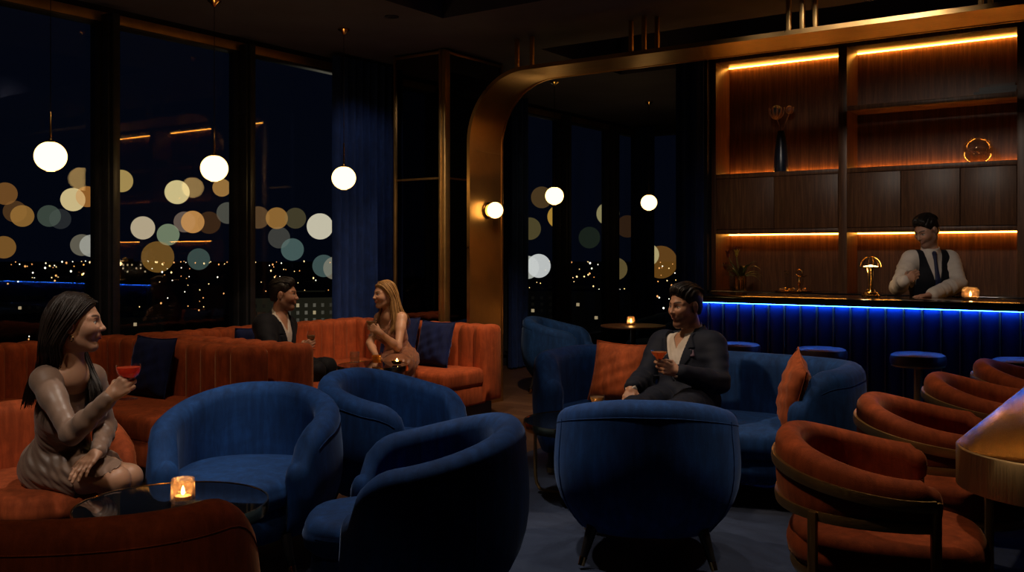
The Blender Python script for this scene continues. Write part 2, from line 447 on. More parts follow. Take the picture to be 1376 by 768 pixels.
# ------------------------------------------------------------------ upholstered tub shapes
def plan(W, D, e, phimax, n):
    pts = []
    K = 400
    for i in range(K + 1):
        ph = PI - phimax + 2 * phimax * i / K
        c, s = math.cos(ph), math.sin(ph)
        pts.append(Vector((math.copysign(abs(c) ** (2 / e), c) * D / 2, math.copysign(abs(s) ** (2 / e), s) * W / 2, 0)))
    L = [0]
    for a, b in zip(pts[:-1], pts[1:]): L.append(L[-1] + (b - a).length)
    out = []; j = 0
    for i in range(n + 1):
        x = L[-1] * i / n
        while j < K - 1 and L[j + 1] < x: j += 1
        f = (x - L[j]) / max(L[j + 1] - L[j], 1e-9); out.append(pts[j].lerp(pts[j + 1], f))
    return out, L[-1]
def normals(pts):
    ns = []
    for i in range(len(pts)):
        t = pts[min(i + 1, len(pts) - 1)] - pts[max(i - 1, 0)]; t.normalize(); ns.append(Vector((t.y, -t.x, 0)))
    if ns[len(ns) // 2].x > 0: ns = [-a for a in ns]
    return ns
class Tub:
    """shell, seat, base and legs of a barrel shaped chair or sofa facing +X"""
    def __init__(s, W, D, e=2.5, phi=128, zb=.17, zback=.80, zarm=.62, th=.12, tuck=.10, bulge=.02, rc=.13, a0=.2, a1=1., n=56):
        s.W, s.D, s.zb, s.th, s.tuck, s.bulge = W, D, zb, th, tuck, bulge
        s.pts, s.L = plan(W - th, D - th, e, ang(phi), n); s.ns = normals(s.pts); s.n = n
        s.zback, s.zarm, s.rc, s.a0, s.a1 = zback, zarm, rc, a0, a1
    def top(s, i):
        a = abs(2 * i / s.n - 1); z = s.zback + (s.zarm - s.zback) * smooth01((a - s.a0) / (s.a1 - s.a0))
        x = s.L * (1 - a) / 2
        if x < s.rc: z -= s.rc - math.sqrt(max(s.rc ** 2 - (s.rc - x) ** 2, 0))
        return z
    def outer(s, h): return s.th / 2 - s.tuck * (1 - h) ** 4.2 + s.bulge * math.sin(PI * min(1, h * 1.05))
    def ring(s, i, k=1.0):
        zt = s.top(i); r = s.th / 2; zb = s.zb; loop = []
        H = zt - r - zb
        for j in range(9): h = j / 8; loop.append((s.outer(h), zb + H * h))
        for j in range(1, 8):
            a = PI * j / 8; loop.append((math.cos(a) * r, zt - r + math.sin(a) * r))
        for j in range(9): h = 1 - j / 8; loop.append((-r + .015 * (1 - h) - max(0, -s.outer(h) - r + .03), zb + H * h))
        zc = (zt + zb) / 2; out = []
        for o, z in loop:
            o2 = o * k if k < 1 else o
            z2 = zc + math.copysign(max(abs(z - zc) - r * (1 - k), 0), z - zc)
            out.append((o2, z2))
        return out
    def shell(s):
        mb = MB(); rs = []
        r = s.th / 2
        def put(i, k, ext):
            tdir = (s.pts[1] - s.pts[0]).normalized() * -1 if i == 0 else (s.pts[-1] - s.pts[-2]).normalized()
            p = s.pts[i] + tdir * ext
            return [p + s.ns[i] * o + Vector((0, 0, z)) for o, z in s.ring(i, k)]
        for q in (3, 2, 1): a = q / 3 * PI / 2 * .93; rs.append(put(0, math.cos(a), math.sin(a) * r))
        for i in range(s.n + 1): rs.append([s.pts[i] + s.ns[i] * o + Vector((0, 0, z)) for o, z in s.ring(i)])
        for q in (1, 2, 3): a = q / 3 * PI / 2 * .93; rs.append(put(s.n, math.cos(a), math.sin(a) * r))
        return mb.rings(rs)
    def piping(s, off=.0):
        mb = MB(); pts = []
        r = s.th / 2
        for i in range(2, s.n - 1):
            zt = s.top(i); pts.append(s.pts[i] + s.ns[i] * (s.outer(.97) + .0008) + Vector((0, 0, zt - r * 1.15)))
        mb.tube(pts, .0022, 6)
        for f in (.26, .74):
            i = int(s.n * f); zt = s.top(i); H = zt - r - s.zb
            mb.tube([s.pts[i] + s.ns[i] * (s.outer(h) + .0005) + Vector((0, 0, s.zb + H * h)) for h in [j / 10 for j in range(11)]], .0032, 5)
        return mb
    def poly(s, inset, front, crown=.05):
        ins = [p - q * (s.th / 2 + inset - .03) for p, q in zip(s.pts, s.ns)]
        a, b = ins[-1], ins[0]; x0 = max(a.x, b.x)
        left, right = (a, b)
        K = 14; fr = []
        for k in range(K + 1):
            f = k / K; y = left.y + (right.y - left.y) * f
            fr.append(Vector((x0 + (front - x0) * (1 - abs(2 * f - 1) ** 5) + crown * (1 - (2 * f - 1) ** 2), y * (1.0), 0)))
        return ins + fr
    def slab(s, poly, z0, z1, r=.05, dome=.02):
        c = Vector((sum(p.x for p in poly) / len(poly), sum(p.y for p in poly) / len(poly), 0))
        def ins(d, z): return [c + (p - c) * max(0, 1 - d / max((p - c).length, .05)) + Vector((0, 0, z)) for p in poly]
        rs = [ins(r * .6, z0), ins(.0, z0 + r * .5), ins(-.006, (z0 + z1) / 2), ins(0, z1 - r)]
        for q in range(1, 6): a = q / 5 * PI / 2; rs.append(ins(r * (1 - math.cos(a)), z1 - r + r * math.sin(a)))
        for f in (.3, .6, .85): rs.append([Vector((c.x + (p.x - c.x) * (1 - f), c.y + (p.y - c.y) * (1 - f), p.z + dome * (1 - (1 - f) ** 2))) for p in rs[8]])
        return MB().rings(rs)
def leg_mb(p, q, r0, r1, n=10):
    return MB().tube([p, Vector(p).lerp(Vector(q), .5), q], [r0, (r0 + r1) / 2, r1], n)
def tub_legs(root, xs, ys, zb, splay=.05, mat='dark_wood', r0=.028, r1=.014):
    for x in xs:
        for y in ys:
            sx, sy = math.copysign(splay, x), math.copysign(splay, y)
            a, b = Vector((x, y, zb + .03)), Vector((x + sx, y + sy, .014))
            f = a.lerp(b, .78)
            l = leg_mb(a, f, r0, r0 + (r1 - r0) * .78).build('leg', M[mat], root)
            leg_mb(f, b, r0 + (r1 - r0) * .74 + .001, r1 + .0015).build('ferrule', M['brass_pol'], l)
RUG = .015
def make_armchair(mat, label, group, zback=.785, zarm=.655, seatz=.43, cat='armchair', name='tub_armchair', W=.86, D=.84, a0=.06):
    t = thing(name, label, cat, (0, 0, 0), 0, group)
    k = Tub(W, D, 2.3, 126, .155, zback, zarm, .125, .105, .018, .15, a0, 1.0)
    sh = k.shell().build('backrest', M[mat], t, sharp=60)
    k.piping().build('piping', M[mat], sh)
    pl = k.poly(.0, D / 2 - .02, .045)
    k.slab(pl, .30, seatz, .055, .02).build('seat', M[mat], t, sharp=60)
    k.slab(k.poly(.015, D / 2 - .045, .04), .16, .31, .03, 0).build('seat_base', M[mat], t, sharp=60)
    tub_legs(t, (-.24, .25), (-.25, .25), .15)
    return t
ch = make_armchair('blue', 'blue velvet tub armchair with open seat facing the front candle table, left of the others', 'blue velvet tub armchairs')
ch.location = (-3.665, 3.045, RUG); ch.rotation_euler.z = ang(-57)
for (x, y, a, lab) in ((-3.58, 4.02, 12, 'blue velvet tub armchair seen from its side, standing furthest back of the four front ones'),
                       (-2.50, 2.93, 221, 'large blue velvet tub armchair nearest the camera, its dark outer side turned to us'),
                       (-2.15, 4.20, 118, 'blue velvet tub armchair showing its full rounded back, in front of the seated man'),
                       (-5.45, 8.72, 20, 'dim blue tub armchair in the rear lounge, just right of the brass arch leg'),
                       (-5.15, 10.5, 235, 'almost black tub armchair deep in the rear lounge behind the small candle table')):
    dup(ch, (x, y, RUG if y < 6 else 0), ang(a), lab)
och = make_armchair('orange', 'rust velvet tub armchair the dark-haired woman sits on', 'rust tub armchairs', zback=.74, zarm=.56, W=.82)
och.location = (-4.34, 2.40, 0); och.rotation_euler.z = ang(-18)
# wide tub sofa back in the foreground
def make_sofa(mat, label, W, D, zback, zarm, e, phi, name='tub_sofa', group=None, seatz=.43, a0=.55, front=.44, th=.16, zb=.15, rc=.16):
    t = thing(name, label, 'sofa', (0, 0, 0), 0, group)
    k = Tub(W, D, e, phi, zb, zback, zarm, th, .05, .012, rc, a0, 1., 90)
    sh = k.shell().build('backrest', M[mat], t, sharp=60)
    k.piping().build('piping', M[mat], sh)
    k.slab(k.poly(.0, front, .03), .28, seatz, .05, .02).build('seat', M[mat], t, sharp=60)
    k.slab(k.poly(.015, front - .02, .03), zb, .29, .03, 0).build('seat_base', M[mat], t, sharp=60)
    tub_legs(t, (-D * .30, D * .30), (-W * .40, W * .40), zb - .02, 0.01, r0=.032, r1=.022)
    return t
so = make_sofa('blue', 'curved deep blue velvet sofa with rust cushions that the man sits on', 2.08, .98, .80, .79, 3.6, 131)
so.location = (-2.575, 5.62, RUG); so.rotation_euler.z = ang(-90)
fs = make_armchair('orange', 'wide rust velvet tub armchair in the near corner, its back turned to the camera', 'rust tub armchairs', zback=.760, zarm=.52, W=1.10, D=.80, a0=.60)
fs.location = (-2.665, 1.545, RUG); fs.rotation_euler.z = ang(125)

# ------------------------------------------------------------------ orange banquettes
def run_back(p0, p1, face, z0, z1, th, nch, parent_inv, r=.055):
    """channel tufted back from p0 to p1 (plan), padded side towards 'face' (unit vector)"""
    p0, p1, face = Vector((*p0, 0)), Vector((*p1, 0)), Vector((*face, 0))
    L = (p1 - p0).length; d = (p1 - p0) / L; mb = MB(); rs = []
    K = nch * 10
    for i in range(K + 1):
        x = i / K; ph = (i % 10) / 10
        bul = .042 * (abs(math.sin(PI * x * nch)) ** .5) if nch > 1 else .0
        loop = []
        dz = .016 * (abs(math.sin(PI * x * nch)) ** .5) if nch > 1 else 0
        for j in range(7): loop.append((th / 2 + bul, z0 + (z1 - r - z0) * j / 6))
        for j in range(1, 6): a = PI / 2 * j / 6; loop.append((th / 2 + bul - r + r * math.cos(a), z1 - r + dz + r * math.sin(a)))
        for j in range(0, 6): a = PI / 2 + PI / 2 * j / 5; loop.append((-th / 2 + r + r * math.cos(a), z1 - r + dz + r * math.sin(a)))
        loop.append((-th / 2, z0))
        e = min(x, 1 - x) * L; ins = .0 if e > .03 else .03 - math.sqrt(max(.03 ** 2 - (.03 - e) ** 2, 0))
        zc = (z0 + z1) / 2
        rs.append([p0 + d * (L * x) + face * (o * (1 - ins / (th / 2) * .8)) + Vector((0, 0, zc + math.copysign(abs(z - zc) - ins * .8, z - zc))) for o, z in loop])
    mb.rings(rs)
    return mb
def banquette(label, origin, backs, seats, plinths, group):
    t = thing('banquette', label, 'banquette', origin, 0, group)
    off = Matrix.Translation(-Vector(origin))
    for (p0, p1, face, n) in backs:
        run_back(p0, p1, face, .14, .80, .20, n, None).xform(off).build('backrest', M['orange'], t, sharp=60)
    for (lo, hi) in seats:
        MB().span((*lo, .27), (*hi, .435), .045).xform(off).build('seat', M['orange'], t)
        MB().span((lo[0] + .008, lo[1] + .008, .115), (hi[0] - .008, hi[1] - .008, .28), .02).xform(off).build('seat_base', M['orange'], t)
    pb = MB()
    for (lo, hi) in plinths: pb.span((*lo, 0), (*hi, .12))
    pb.xform(off).build('plinth', M['plinth'], t, False)
    return t
banquette('rust velvet channel-back banquette below the left windows, with one navy cushion', (-6.2, 3.6, 0),
          [((-6.93, 1.0), (-6.93, 4.33), (1, 0), 21), ((-7.02, 4.45), (-5.24, 4.45), (0, -1), 11)],
          [((-6.86, 1.0), (-6.12, 3.62)), ((-6.86, 3.62), (-5.26, 4.38))],
          [((-6.98, 1.05), (-6.2, 4.5)), ((-6.9, 3.7), (-5.34, 4.5))], 'rust banquettes along the windows')
banquette('rust velvet channel-back corner banquette where the couple sit facing each other', (-6.2, 5.9, 0),
          [((-7.0, 4.74), (-5.12, 4.74), (0, 1), 11), ((-6.86, 4.84), (-6.86, 7.0), (1, 0), 13), ((-6.96, 7.06), (-5.12, 7.06), (0, -1), 11)],
          [((-6.78, 4.82), (-5.16, 5.48)), ((-6.78, 5.48), (-6.1, 6.38)), ((-6.78, 6.38), (-5.16, 6.99))],
          [((-6.9, 4.7), (-5.24, 5.4)), ((-6.9, 5.4), (-6.18, 7.1)), ((-6.9, 6.46), (-5.2, 7.1))], 'rust banquettes along the windows')

# ------------------------------------------------------------------ cushions
def cushion(label, loc, w, h, th, rz, tilt, mat, roll=0., group=None):
    K = 16; mb = MB()
    def pt(i, j, sgn):
        a, b = 2 * i / K - 1, 2 * j / K - 1
        x = a * w / 2 * (1 - .09 * (1 - a * a) * 0 - .07 * (1 - b * b)); z = b * h / 2 * (1 - .07 * (1 - a * a))
        f = max(0, (1 - abs(a) ** 2.6)) ** .5 * max(0, (1 - abs(b) ** 2.6)) ** .5
        wr = .006 * math.sin(9 * a + 5 * b) * f + .005 * math.sin(14 * b - 6 * a) * f
        return Vector((x, sgn * (th / 2 * f + wr), z))
    for sgn in (1, -1):
        vs = [pt(i, j, sgn) for j in range(K + 1) for i in range(K + 1)]
        fs = [(j * (K + 1) + i, j * (K + 1) + i + 1, (j + 1) * (K + 1) + i + 1, (j + 1) * (K + 1) + i) for j in range(K) for i in range(K)]
        mb.add(vs, fs)
    R = Matrix.Rotation(tilt, 3, 'X') @ Matrix.Rotation(roll, 3, 'Y')
    t = thing('cushion', label, 'cushion', loc, rz, group)
    mb.xform(R.to_4x4())
    me = mb.build('cushion_cover', M[mat], t, sharp=None)
    bm = bmesh.new(); bm.from_mesh(me.data); bmesh.ops.remove_doubles(bm, verts=bm.verts[:], dist=1e-4)
    bmesh.ops.recalc_face_normals(bm, faces=bm.faces[:]); bm.to_mesh(me.data); bm.free()
    pp = []
    for k in range(4 * K):
        q, i = divmod(k, K)
        pp.append(R @ pt(*((i, 0), (K, i), (K - i, K), (0, K - i))[q], 1))
    MB().tube(pp, .0045, 5, closed=True).build('piping', M[mat], t)
    return t
cushion('square navy velvet cushion leaning on the left banquette beside the dark-haired woman', (-6.10, 4.20, .64), .46, .44, .15, 0, ang(-14), 'cushion_navy')
cushion('navy cushion lying against the banquette corner behind the man in the dark suit', (-6.62, 5.55, .63), .42, .40, .14, ang(90), ang(12), 'cushion_navy')
cushion('navy cushion on the corner banquette on the left of the blonde woman', (-6.07, 6.82, .645), .44, .44, .14, 0, ang(-14), 'cushion_navy')
cushion('navy cushion on the banquette directly right of the blonde woman', (-5.62, 6.80, .635), .42, .42, .14, ang(-6), ang(-15), 'cushion_navy')
cushion('plump rust cushion propped on the blue sofa left of the man', (-3.14, 5.74, .655), .40, .41, .15, ang(4), ang(-17), 'cushion_rust', ang(2))
cushion('rust cushion tipped on its corner against the right arm of the blue sofa', (-1.86, 5.46, .655), .42, .42, .14, ang(-62), ang(-12), 'cushion_rust', ang(14))

# ------------------------------------------------------------------ coffee tables
def coffee_table(label, loc, r, h, rz=0., legs=True):
    t = thing('coffee_table', label, 'coffee table', loc, rz, 'round black glass coffee tables')
    MB().lathe([(0, h - .012), (r - .006, h - .012), (r - .006, h - .001), (0, h - .001)], n=64).build('glass_top', M['black_glass'], t)
    MB().lathe([(r - .008, h - .042), (r, h - .044), (r + .002, h - .02), (r, h + .002), (r - .006, h + .002), (r - .008, h - .042)], n=64, cap0=False, cap1=False).build('rim', M['brass_pol'], t)
    for a in (0, 120, 240):
        c, s = math.cos(ang(a)), math.sin(ang(a)); pts = []
        for x, z in ((r - .02, h - .04), (r - .02, .12), (r - .03, .065), (r - .055, .032), (r - .09, .024), (.03, .024)): pts.append((x * c, x * s, z))
        MB().tube(pts, .0105, 8).build('leg', M['brass'], t)
    return t
coffee_table('round black glass table with brass rim carrying the foreground candle', (-3.215, 2.31, RUG), .36, .475)
coffee_table('round black glass table with brass rim in front of the blue sofa', (-2.87, 4.86, RUG), .37, .47, ang(128 - 60 + 115))
coffee_table('small dark table with brass rim between the couple on the banquette', (-5.42, 5.78, 0), .285, .555, ang(40))
tb = thing('side_table', 'slim dark table with lit candle in the rear lounge', 'table', (-4.68, 8.85, 0))
MB().lathe([(0, .70), (.33, .70), (.335, .71), (.33, .72), (0, .72)], n=48).build('table_top', M['walnut'], tb)
MB().lathe([(.2, .0), (.2, .012), (.03, .03), (.025, .68), (.06, .70)], n=24).build('pedestal', M['dark_wood'], tb)

# ------------------------------------------------------------------ brass dining table
t = thing('brass_table', 'brushed brass table with thick rounded edge at the right border', 'table', (-.15, 5.2, RUG))
TW, TL, TR = .56, 1.66, .36
pl = []
for cx, cy, a0 in ((TW - TR, TL - TR, 0), (-TW + TR, TL - TR, 90), (-TW + TR, -TL + TR, 180), (TW - TR, -TL + TR, 270)):
    for k in range(13): a = ang(a0 + 90 * k / 12); pl.append((cx + TR * math.cos(a), cy + TR * math.sin(a)))
def pring(s, z): return [Vector((x * (1 - s / TW), y * (1 - s / TL), z)) for x, y in pl]
MB().rings([pring(.004, .735), pring(.004, .747), pring(.010, .750)]).build('table_top', M['brass_table'], t, sharp=50)
MB().rings([pring(.02, .605), pring(.0, .608), pring(0, .744), pring(.004, .748)]).build('edge_band', M['brass_edge'], t, sharp=50)
for y in (-1.15, 1.15):
    for x in (-.20, -.06, .1, .24):
        MB().span((x - .028, y - .02, .03), (x + .028, y + .02, .61), .004).build('leg', M['brass'], t)
    MB().span((-.3, y - .16, 0), (.34, y + .16, .03), .006).build('foot_plate', M['brass'], t)

# ------------------------------------------------------------------ rust dining chairs with brass bands
def make_dining():
    t = thing('dining_armchair', 'rust velvet barrel chair nearest the camera with wide brass bands', 'chair', (0, 0, 0), 0, 'rust barrel chairs at the brass table')
    k = Tub(.80, .70, 2.3, 116, .56, .80, .70, .095, .015, .0, .018, .1, 1., 60)
    sh = k.shell().build('backrest', M['orange'], t, sharp=60)
    def bandz(zf, w, off, i0=0):
        mb = MB(); rs = []
        for i in range(i0, k.n + 1 - i0):
            p, n_ = k.pts[i], k.ns[i]; z = zf(i); o = off
            rs.append([p + n_ * (o + a) + Vector((0, 0, z + b)) for a, b in ((-.014, -w), (.012, -w), (.015, 0), (.012, w), (-.014, w))])
        return mb.rings(rs)
    bandz(lambda i: k.zback - .098 + (k.zarm - k.zback) * .75 * smooth01((abs(2 * i / k.n - 1) - .1) / .9), .018, .048).build('upper_band', M['brass_h'], t)
    lowz = lambda i: .566 - .012 * abs(2 * i / k.n - 1)
    bandz(lowz, .016, .036).build('lower_band', M['brass_h'], t)
    for i in (0, 15, 45, 60):
        p, n_ = k.pts[i], k.ns[i]; tx = (k.pts[min(i + 1, k.n)] - k.pts[max(i - 1, 0)]).normalized()
        q = p + n_ * .052; z1 = k.zarm - .06 if i in (0, 60) else .575
        a = math.atan2(tx.y, tx.x)
        MB().box((q.x, q.y, z1 / 2 + .007), (.034, .016, z1 - .014), .003, a).build('leg', M['brass'], t)
    pl = []
    for j in range(48):
        a = 2 * PI * j / 48; c, s_ = math.cos(a), math.sin(a)
        pl.append(Vector((.03 + math.copysign(abs(c) ** (2 / 2.6), c) * .335, math.copysign(abs(s_) ** (2 / 2.6), s_) * .325, 0)))
    k.slab(pl, .345, .475, .05, .018).build('seat', M['orange'], t, sharp=60)
    k.slab([p * .96 for p in pl], .31, .35, .008, 0).build('seat_frame', M['brass'], t, sharp=50)
    return t
dc = make_dining(); dc.location = (-.93, 3.62, RUG); dc.rotation_euler.z = ang(16)
for (x, y, a, lab) in ((-.90, 4.58, 12, 'rust velvet barrel chair second from the camera, tucked to the brass table'),
                       (-.82, 5.56, 8, 'rust velvet barrel chair third from the camera along the brass table'),
                       (-.73, 6.44, 8, 'rust velvet barrel chair furthest from the camera, at the far end of the brass table')):
    dup(dc, (x, y, RUG), ang(a), lab)

# ------------------------------------------------------------------ bar stools
def make_stool():
    t = thing('bar_stool', 'dark leather bar stool partly hidden behind the seated man shoulder', 'bar stool', (0, 0, 0), 0, 'round leather stools at the bar')
    MB().lathe([(0, .665), (.17, .665), (.185, .68), (.188, .715), (.18, .74), (.155, .752), (.08, .758), (0, .76)], n=40).build('seat', M['leather'], t)
    MB().lathe([(.172, .66), (.178, .662), (.178, .672), (.172, .674)], n=40).build('seat_ring', M['brass'], t)
    MB().lathe([(.045, .02), (.028, .035), (.028, .64), (.08, .665)], n=20).build('post', M['brass'], t)
    MB().lathe([(0, 0), (.20, 0), (.205, .008), (.19, .018), (.05, .03), (0, .03)], n=40).build('base', M['brass'], t)
    mb = MB(); mb.tube([(.15 * math.cos(a), .15 * math.sin(a), .24) for a in [2 * PI * k / 28 for k in range(28)]], .009, 8, closed=True)
    for a in (0, PI / 2, PI, -PI / 2): mb.tube([(.02 * math.cos(a), .02 * math.sin(a), .24), (.15 * math.cos(a), .15 * math.sin(a), .24)], .007, 6)
    mb.build('foot_ring', M['brass'], t)
    return t
st = make_stool(); st.location = (-2.91, 7.22, 0)
for u, lab in ((-2.25, 'dark leather bar stool showing above the middle of the blue sofa back'), (-1.57, 'dark leather bar stool with visible post, right of the blue sofa'),
               (-.92, 'dark leather bar stool at the right border behind the rust chairs')):
    dup(st, (u, 7.22, 0), 0, lab)
# ------------------------------------------------------------------ glassware, candles and ornaments
def mat_drink(name, c):
    m = N(name); b = m.bsdf(Base_Color=c, Roughness=.12, SSS=.0, Specular_IOR_Level=.5)
    tr = m.n('ShaderNodeBsdfTranslucent'); tr.inputs['Color'].default_value = (*c, 1)
    mx = m.n('ShaderNodeMixShader'); mx.inputs[0].default_value = .5
    m.l(b.outputs[0], mx.inputs[1]); m.l(tr.outputs[0], mx.inputs[2]); return m.done(mx.outputs[0])
M['drink_coral'] = mat_drink('coral_drink', (.75, .10, .04))
M['drink_peach'] = mat_drink('peach_drink', (.80, .30, .08))
M['drink_amber'] = mat_drink('amber_drink', (.85, .34, .03))
M['drink_clear'] = mat_drink('pale_drink', (.45, .30, .16))
M['ice'] = mat_glass('ice', (.95, .9, .8), 1., .1, ior=1.5)
BOWLS = {'coupe': [(.008, .080), (.022, .084), (.038, .096), (.046, .114), (.0475, .128), (.047, .140)],
         'martini': [(.006, .082), (.014, .090), (.030, .110), (.043, .126), (.0475, .137), (.048, .145)],
         'tulip': [(.007, .072), (.020, .078), (.031, .095), (.034, .115), (.031, .135), (.028, .150)]}
def stem_glass(label, loc, style, drink, fill=.8, group='cocktail glasses in hands', s=1.0, tilt=(0, 0, 0)):
    t = thing('cocktail_glass', label, 'cocktail glass', loc, 0, group)
    t.rotation_euler = tilt
    pr = BOWLS[style]; pr = [(r * s, z * s) for r, z in pr]
    out = [(0, pr[0][1] - .002)] + pr; inn = [(max(r - .0012, .0), z + .0012 * (i < 2)) for i, (r, z) in enumerate(pr)][::-1] + [(0, pr[0][1])]
    MB().lathe(out + inn, n=36).build('bowl', M['glass'], t)
    MB().lathe([(.006 * s, pr[0][1]), (.0038 * s, pr[0][1] - .014 * s), (.0034 * s, .03 * s), (.005 * s, .008 * s), (.008 * s, .004 * s)], n=14).build('stem', M['glass'], t)
    MB().lathe([(0, 0), (.036 * s, 0), (.0365 * s, .0015), (.012 * s, .004 * s), (0, .006 * s)], n=36).build('foot', M['glass'], t)
    if drink:
        zt = pr[0][1] + (pr[-1][1] - pr[0][1]) * fill; dp = []
        for i in range(len(pr)):
            r, z = pr[i]
            if z < zt: dp.append((max(r - .002, .001), z + .001))
            else:
                r0, z0 = pr[i - 1]; f = (zt - z0) / (z - z0); dp.append((r0 + (r - r0) * f - .002, zt)); break
        MB().lathe([(0, dp[0][1])] + dp + [(0, zt + .0002)], n=36).build('drink', M[drink], t)
    return t
def tumbler(label, loc, drink, fill=.55):
    t = thing('tumbler', label, 'tumbler', loc, 0, 'tumblers on the couple table')
    MB().lathe([(0, 0), (.034, 0), (.037, .004), (.040, .095), (.0385, .096), (.0355, .012), (0, .011)], n=32).build('glass_body', M['cut_glass'] if not drink else M['glass'], t)
    if drink: MB().lathe([(0, .013), (.0345, .013), (.034 + .003 * fill, .012 + .08 * fill), (0, .012 + .08 * fill)], n=28).build('drink', M[drink], t)
    for (x, y, z, a) in ((.012, .008, .035, .4), (-.012, -.006, .05, .9)):
        MB().box((x, y, z), (.022, .022, .02), .003, a).build('ice_cube', M['ice'], t)
    return t
def candle(label, loc, r=.041, h=.088, power=1.2, group='glass candle holders', bowl=False):
    t = thing('candle_holder', label, 'candle holder', loc, 0, group)
    mb = MB(); n = 36; rs = []; K = 13
    for j in range(K + 1):
        z = h * j / K; w = .0028 if 0 < j < K - 1 else 0
        k = 1 if not bowl else .72 + .42 * math.sin(PI * (.12 + .72 * j / K))
        rs.append([Vector(((r * k + (w if (i + j) % 2 else -w)) * math.cos(2 * PI * i / n), (r * k + (w if (i + j) % 2 else -w)) * math.sin(2 * PI * i / n), z)) for i in range(n)])
    ki = 1 if not bowl else .95
    rs.append([Vector(((r * ki - .006) * math.cos(2 * PI * i / n), (r * ki - .006) * math.sin(2 * PI * i / n), h)) for i in range(n)])
    rs.append([Vector(((r - .007) * math.cos(2 * PI * i / n), (r - .007) * math.sin(2 * PI * i / n), .010)) for i in range(n)])
    mb.rings(rs).build('cut_glass_cup', M['cut_glass'], t, False)
    w = MB().lathe([(0, .011), (r - .012, .011), (r - .012, .026), (0, .025)], n=24).build('candle', M['wax'], t)
    MB().lathe([(0, .028), (.005, .031), (.0075, .039), (.005, .050), (.0008, .063)], n=14).build('flame', M['flame'], w)
    l = bpy.data.lights.new('candle_light', 'POINT'); l.energy = power; l.color = (1, .5, .16); l.shadow_soft_size = .012
    o = bpy.data.objects.new('candle_light', l); COL.objects.link(o); o.parent = t; o.location = (0, 0, .05)
    return t
candle('cut glass candle holder glowing on the black glass table in the near foreground', (-3.185, 2.335, RUG + .478), .043, .092, .7)
c2 = P(792, 549, 5.55)
candle('glowing cut glass candle holder on the table before the blue sofa', (-2.86, 4.80, RUG + .474), .042, .088, 1.0)
stem_glass('cocktail glass with amber drink standing beside the candle before the blue sofa', (-2.86, 4.96, RUG + .473), 'coupe', 'drink_clear', .8, 'cocktail glasses', .95)
candle('small glowing candle holder on the side table in the rear lounge', (-4.70, 8.84, .722), .038, .085, .8)
p = P(1304, 403, 7.36); candle('round crackle glass candle holder on the bar counter by the barman', (p.x, p.y, 1.102), .052, .095, .7, bowl=True)
p = P(465, 490, 7.85); tumbler('clear cut tumbler with ice at the left of the couple table', (-5.575, 5.73, .559), None)
tumbler('tumbler filled with bright orange drink on the couple table', (-5.40, 5.80, .559), 'drink_amber', .75)
t = thing('tealight_dish', 'low gold tealight dish at the right of the couple table', 'tealight', (-5.30, 5.90, .559))
MB().lathe([(0, 0), (.03, 0), (.042, .012), (.044, .028), (.041, .028), (.036, .012), (0, .008)], n=28).build('dish', M['brass_pol'], t)
MB().lathe([(0, .009), (.033, .012), (.033, .02), (0, .019)], n=20).build('candle', M['wax'], t)
MB().lathe([(0, .02), (.004, .022), (.006, .028), (.003, .036), (.0006, .044)], n=12).build('flame', M['flame'], t)
l = bpy.data.lights.new('candle_light', 'POINT'); l.energy = .5; l.color = (1, .55, .2); l.shadow_soft_size = .01
o = bpy.data.objects.new('candle_light', l); COL.objects.link(o); o.parent = t; o.location = (0, 0, .04)
t.location = (-5.27, 5.90, .559)

# table lamp with wire dome
p = P(1170, 400, 7.9)
t = thing('table_lamp', 'slim brass table lamp with open wire dome on the bar counter', 'table lamp', (p.x, p.y, 1.10))
MB().lathe([(0, 0), (.072, 0), (.074, .016), (.060, .022), (.058, .036), (.040, .042), (.034, .06)], n=32).build('base', M['brass_pol'], t)
mb = MB(); n = 20; rs = []
for j in range(9):
    f = j / 8; r = .019 + .012 * f ** 2; rs.append([Vector((r * (1 - .12 * (i % 2)) * math.cos(2 * PI * i / n), r * (1 - .12 * (i % 2)) * math.sin(2 * PI * i / n), .055 + .185 * f)) for i in range(n)])
mb.rings(rs).build('column', M['brass_pol'], t)
MB().lathe([(.060, .238), (.086, .238), (.087, .247), (.060, .247), (.060, .238)], n=36, cap0=False, cap1=False).build('dome_rim', M['brass_pol'], t)
mb = MB()
for k in range(6):
    a = PI * k / 6
    mb.tube([(.084 * math.cos(b) * math.cos(a), .084 * math.cos(b) * math.sin(a), .245 + .085 * math.sin(b)) for b in [PI * q / 16 for q in range(17)]], .0035, 6)
mb.build('wire_dome', M['brass_pol'], t)
M['bulb'] = mat_emit('lamp_bulb', (1, .62, .25), 9)
MB().lathe([(0, .243), (.056, .243), (.056, .249), (.0, .262)], n=24).build('bulb', M['bulb'], t)
l = bpy.data.lights.new('lamp_light', 'POINT'); l.energy = 1.6; l.color = (1, .62, .28); l.shadow_soft_size = .03
o = bpy.data.objects.new('lamp_light', l); COL.objects.link(o); o.parent = t; o.location = (-.06, -.06, .21)

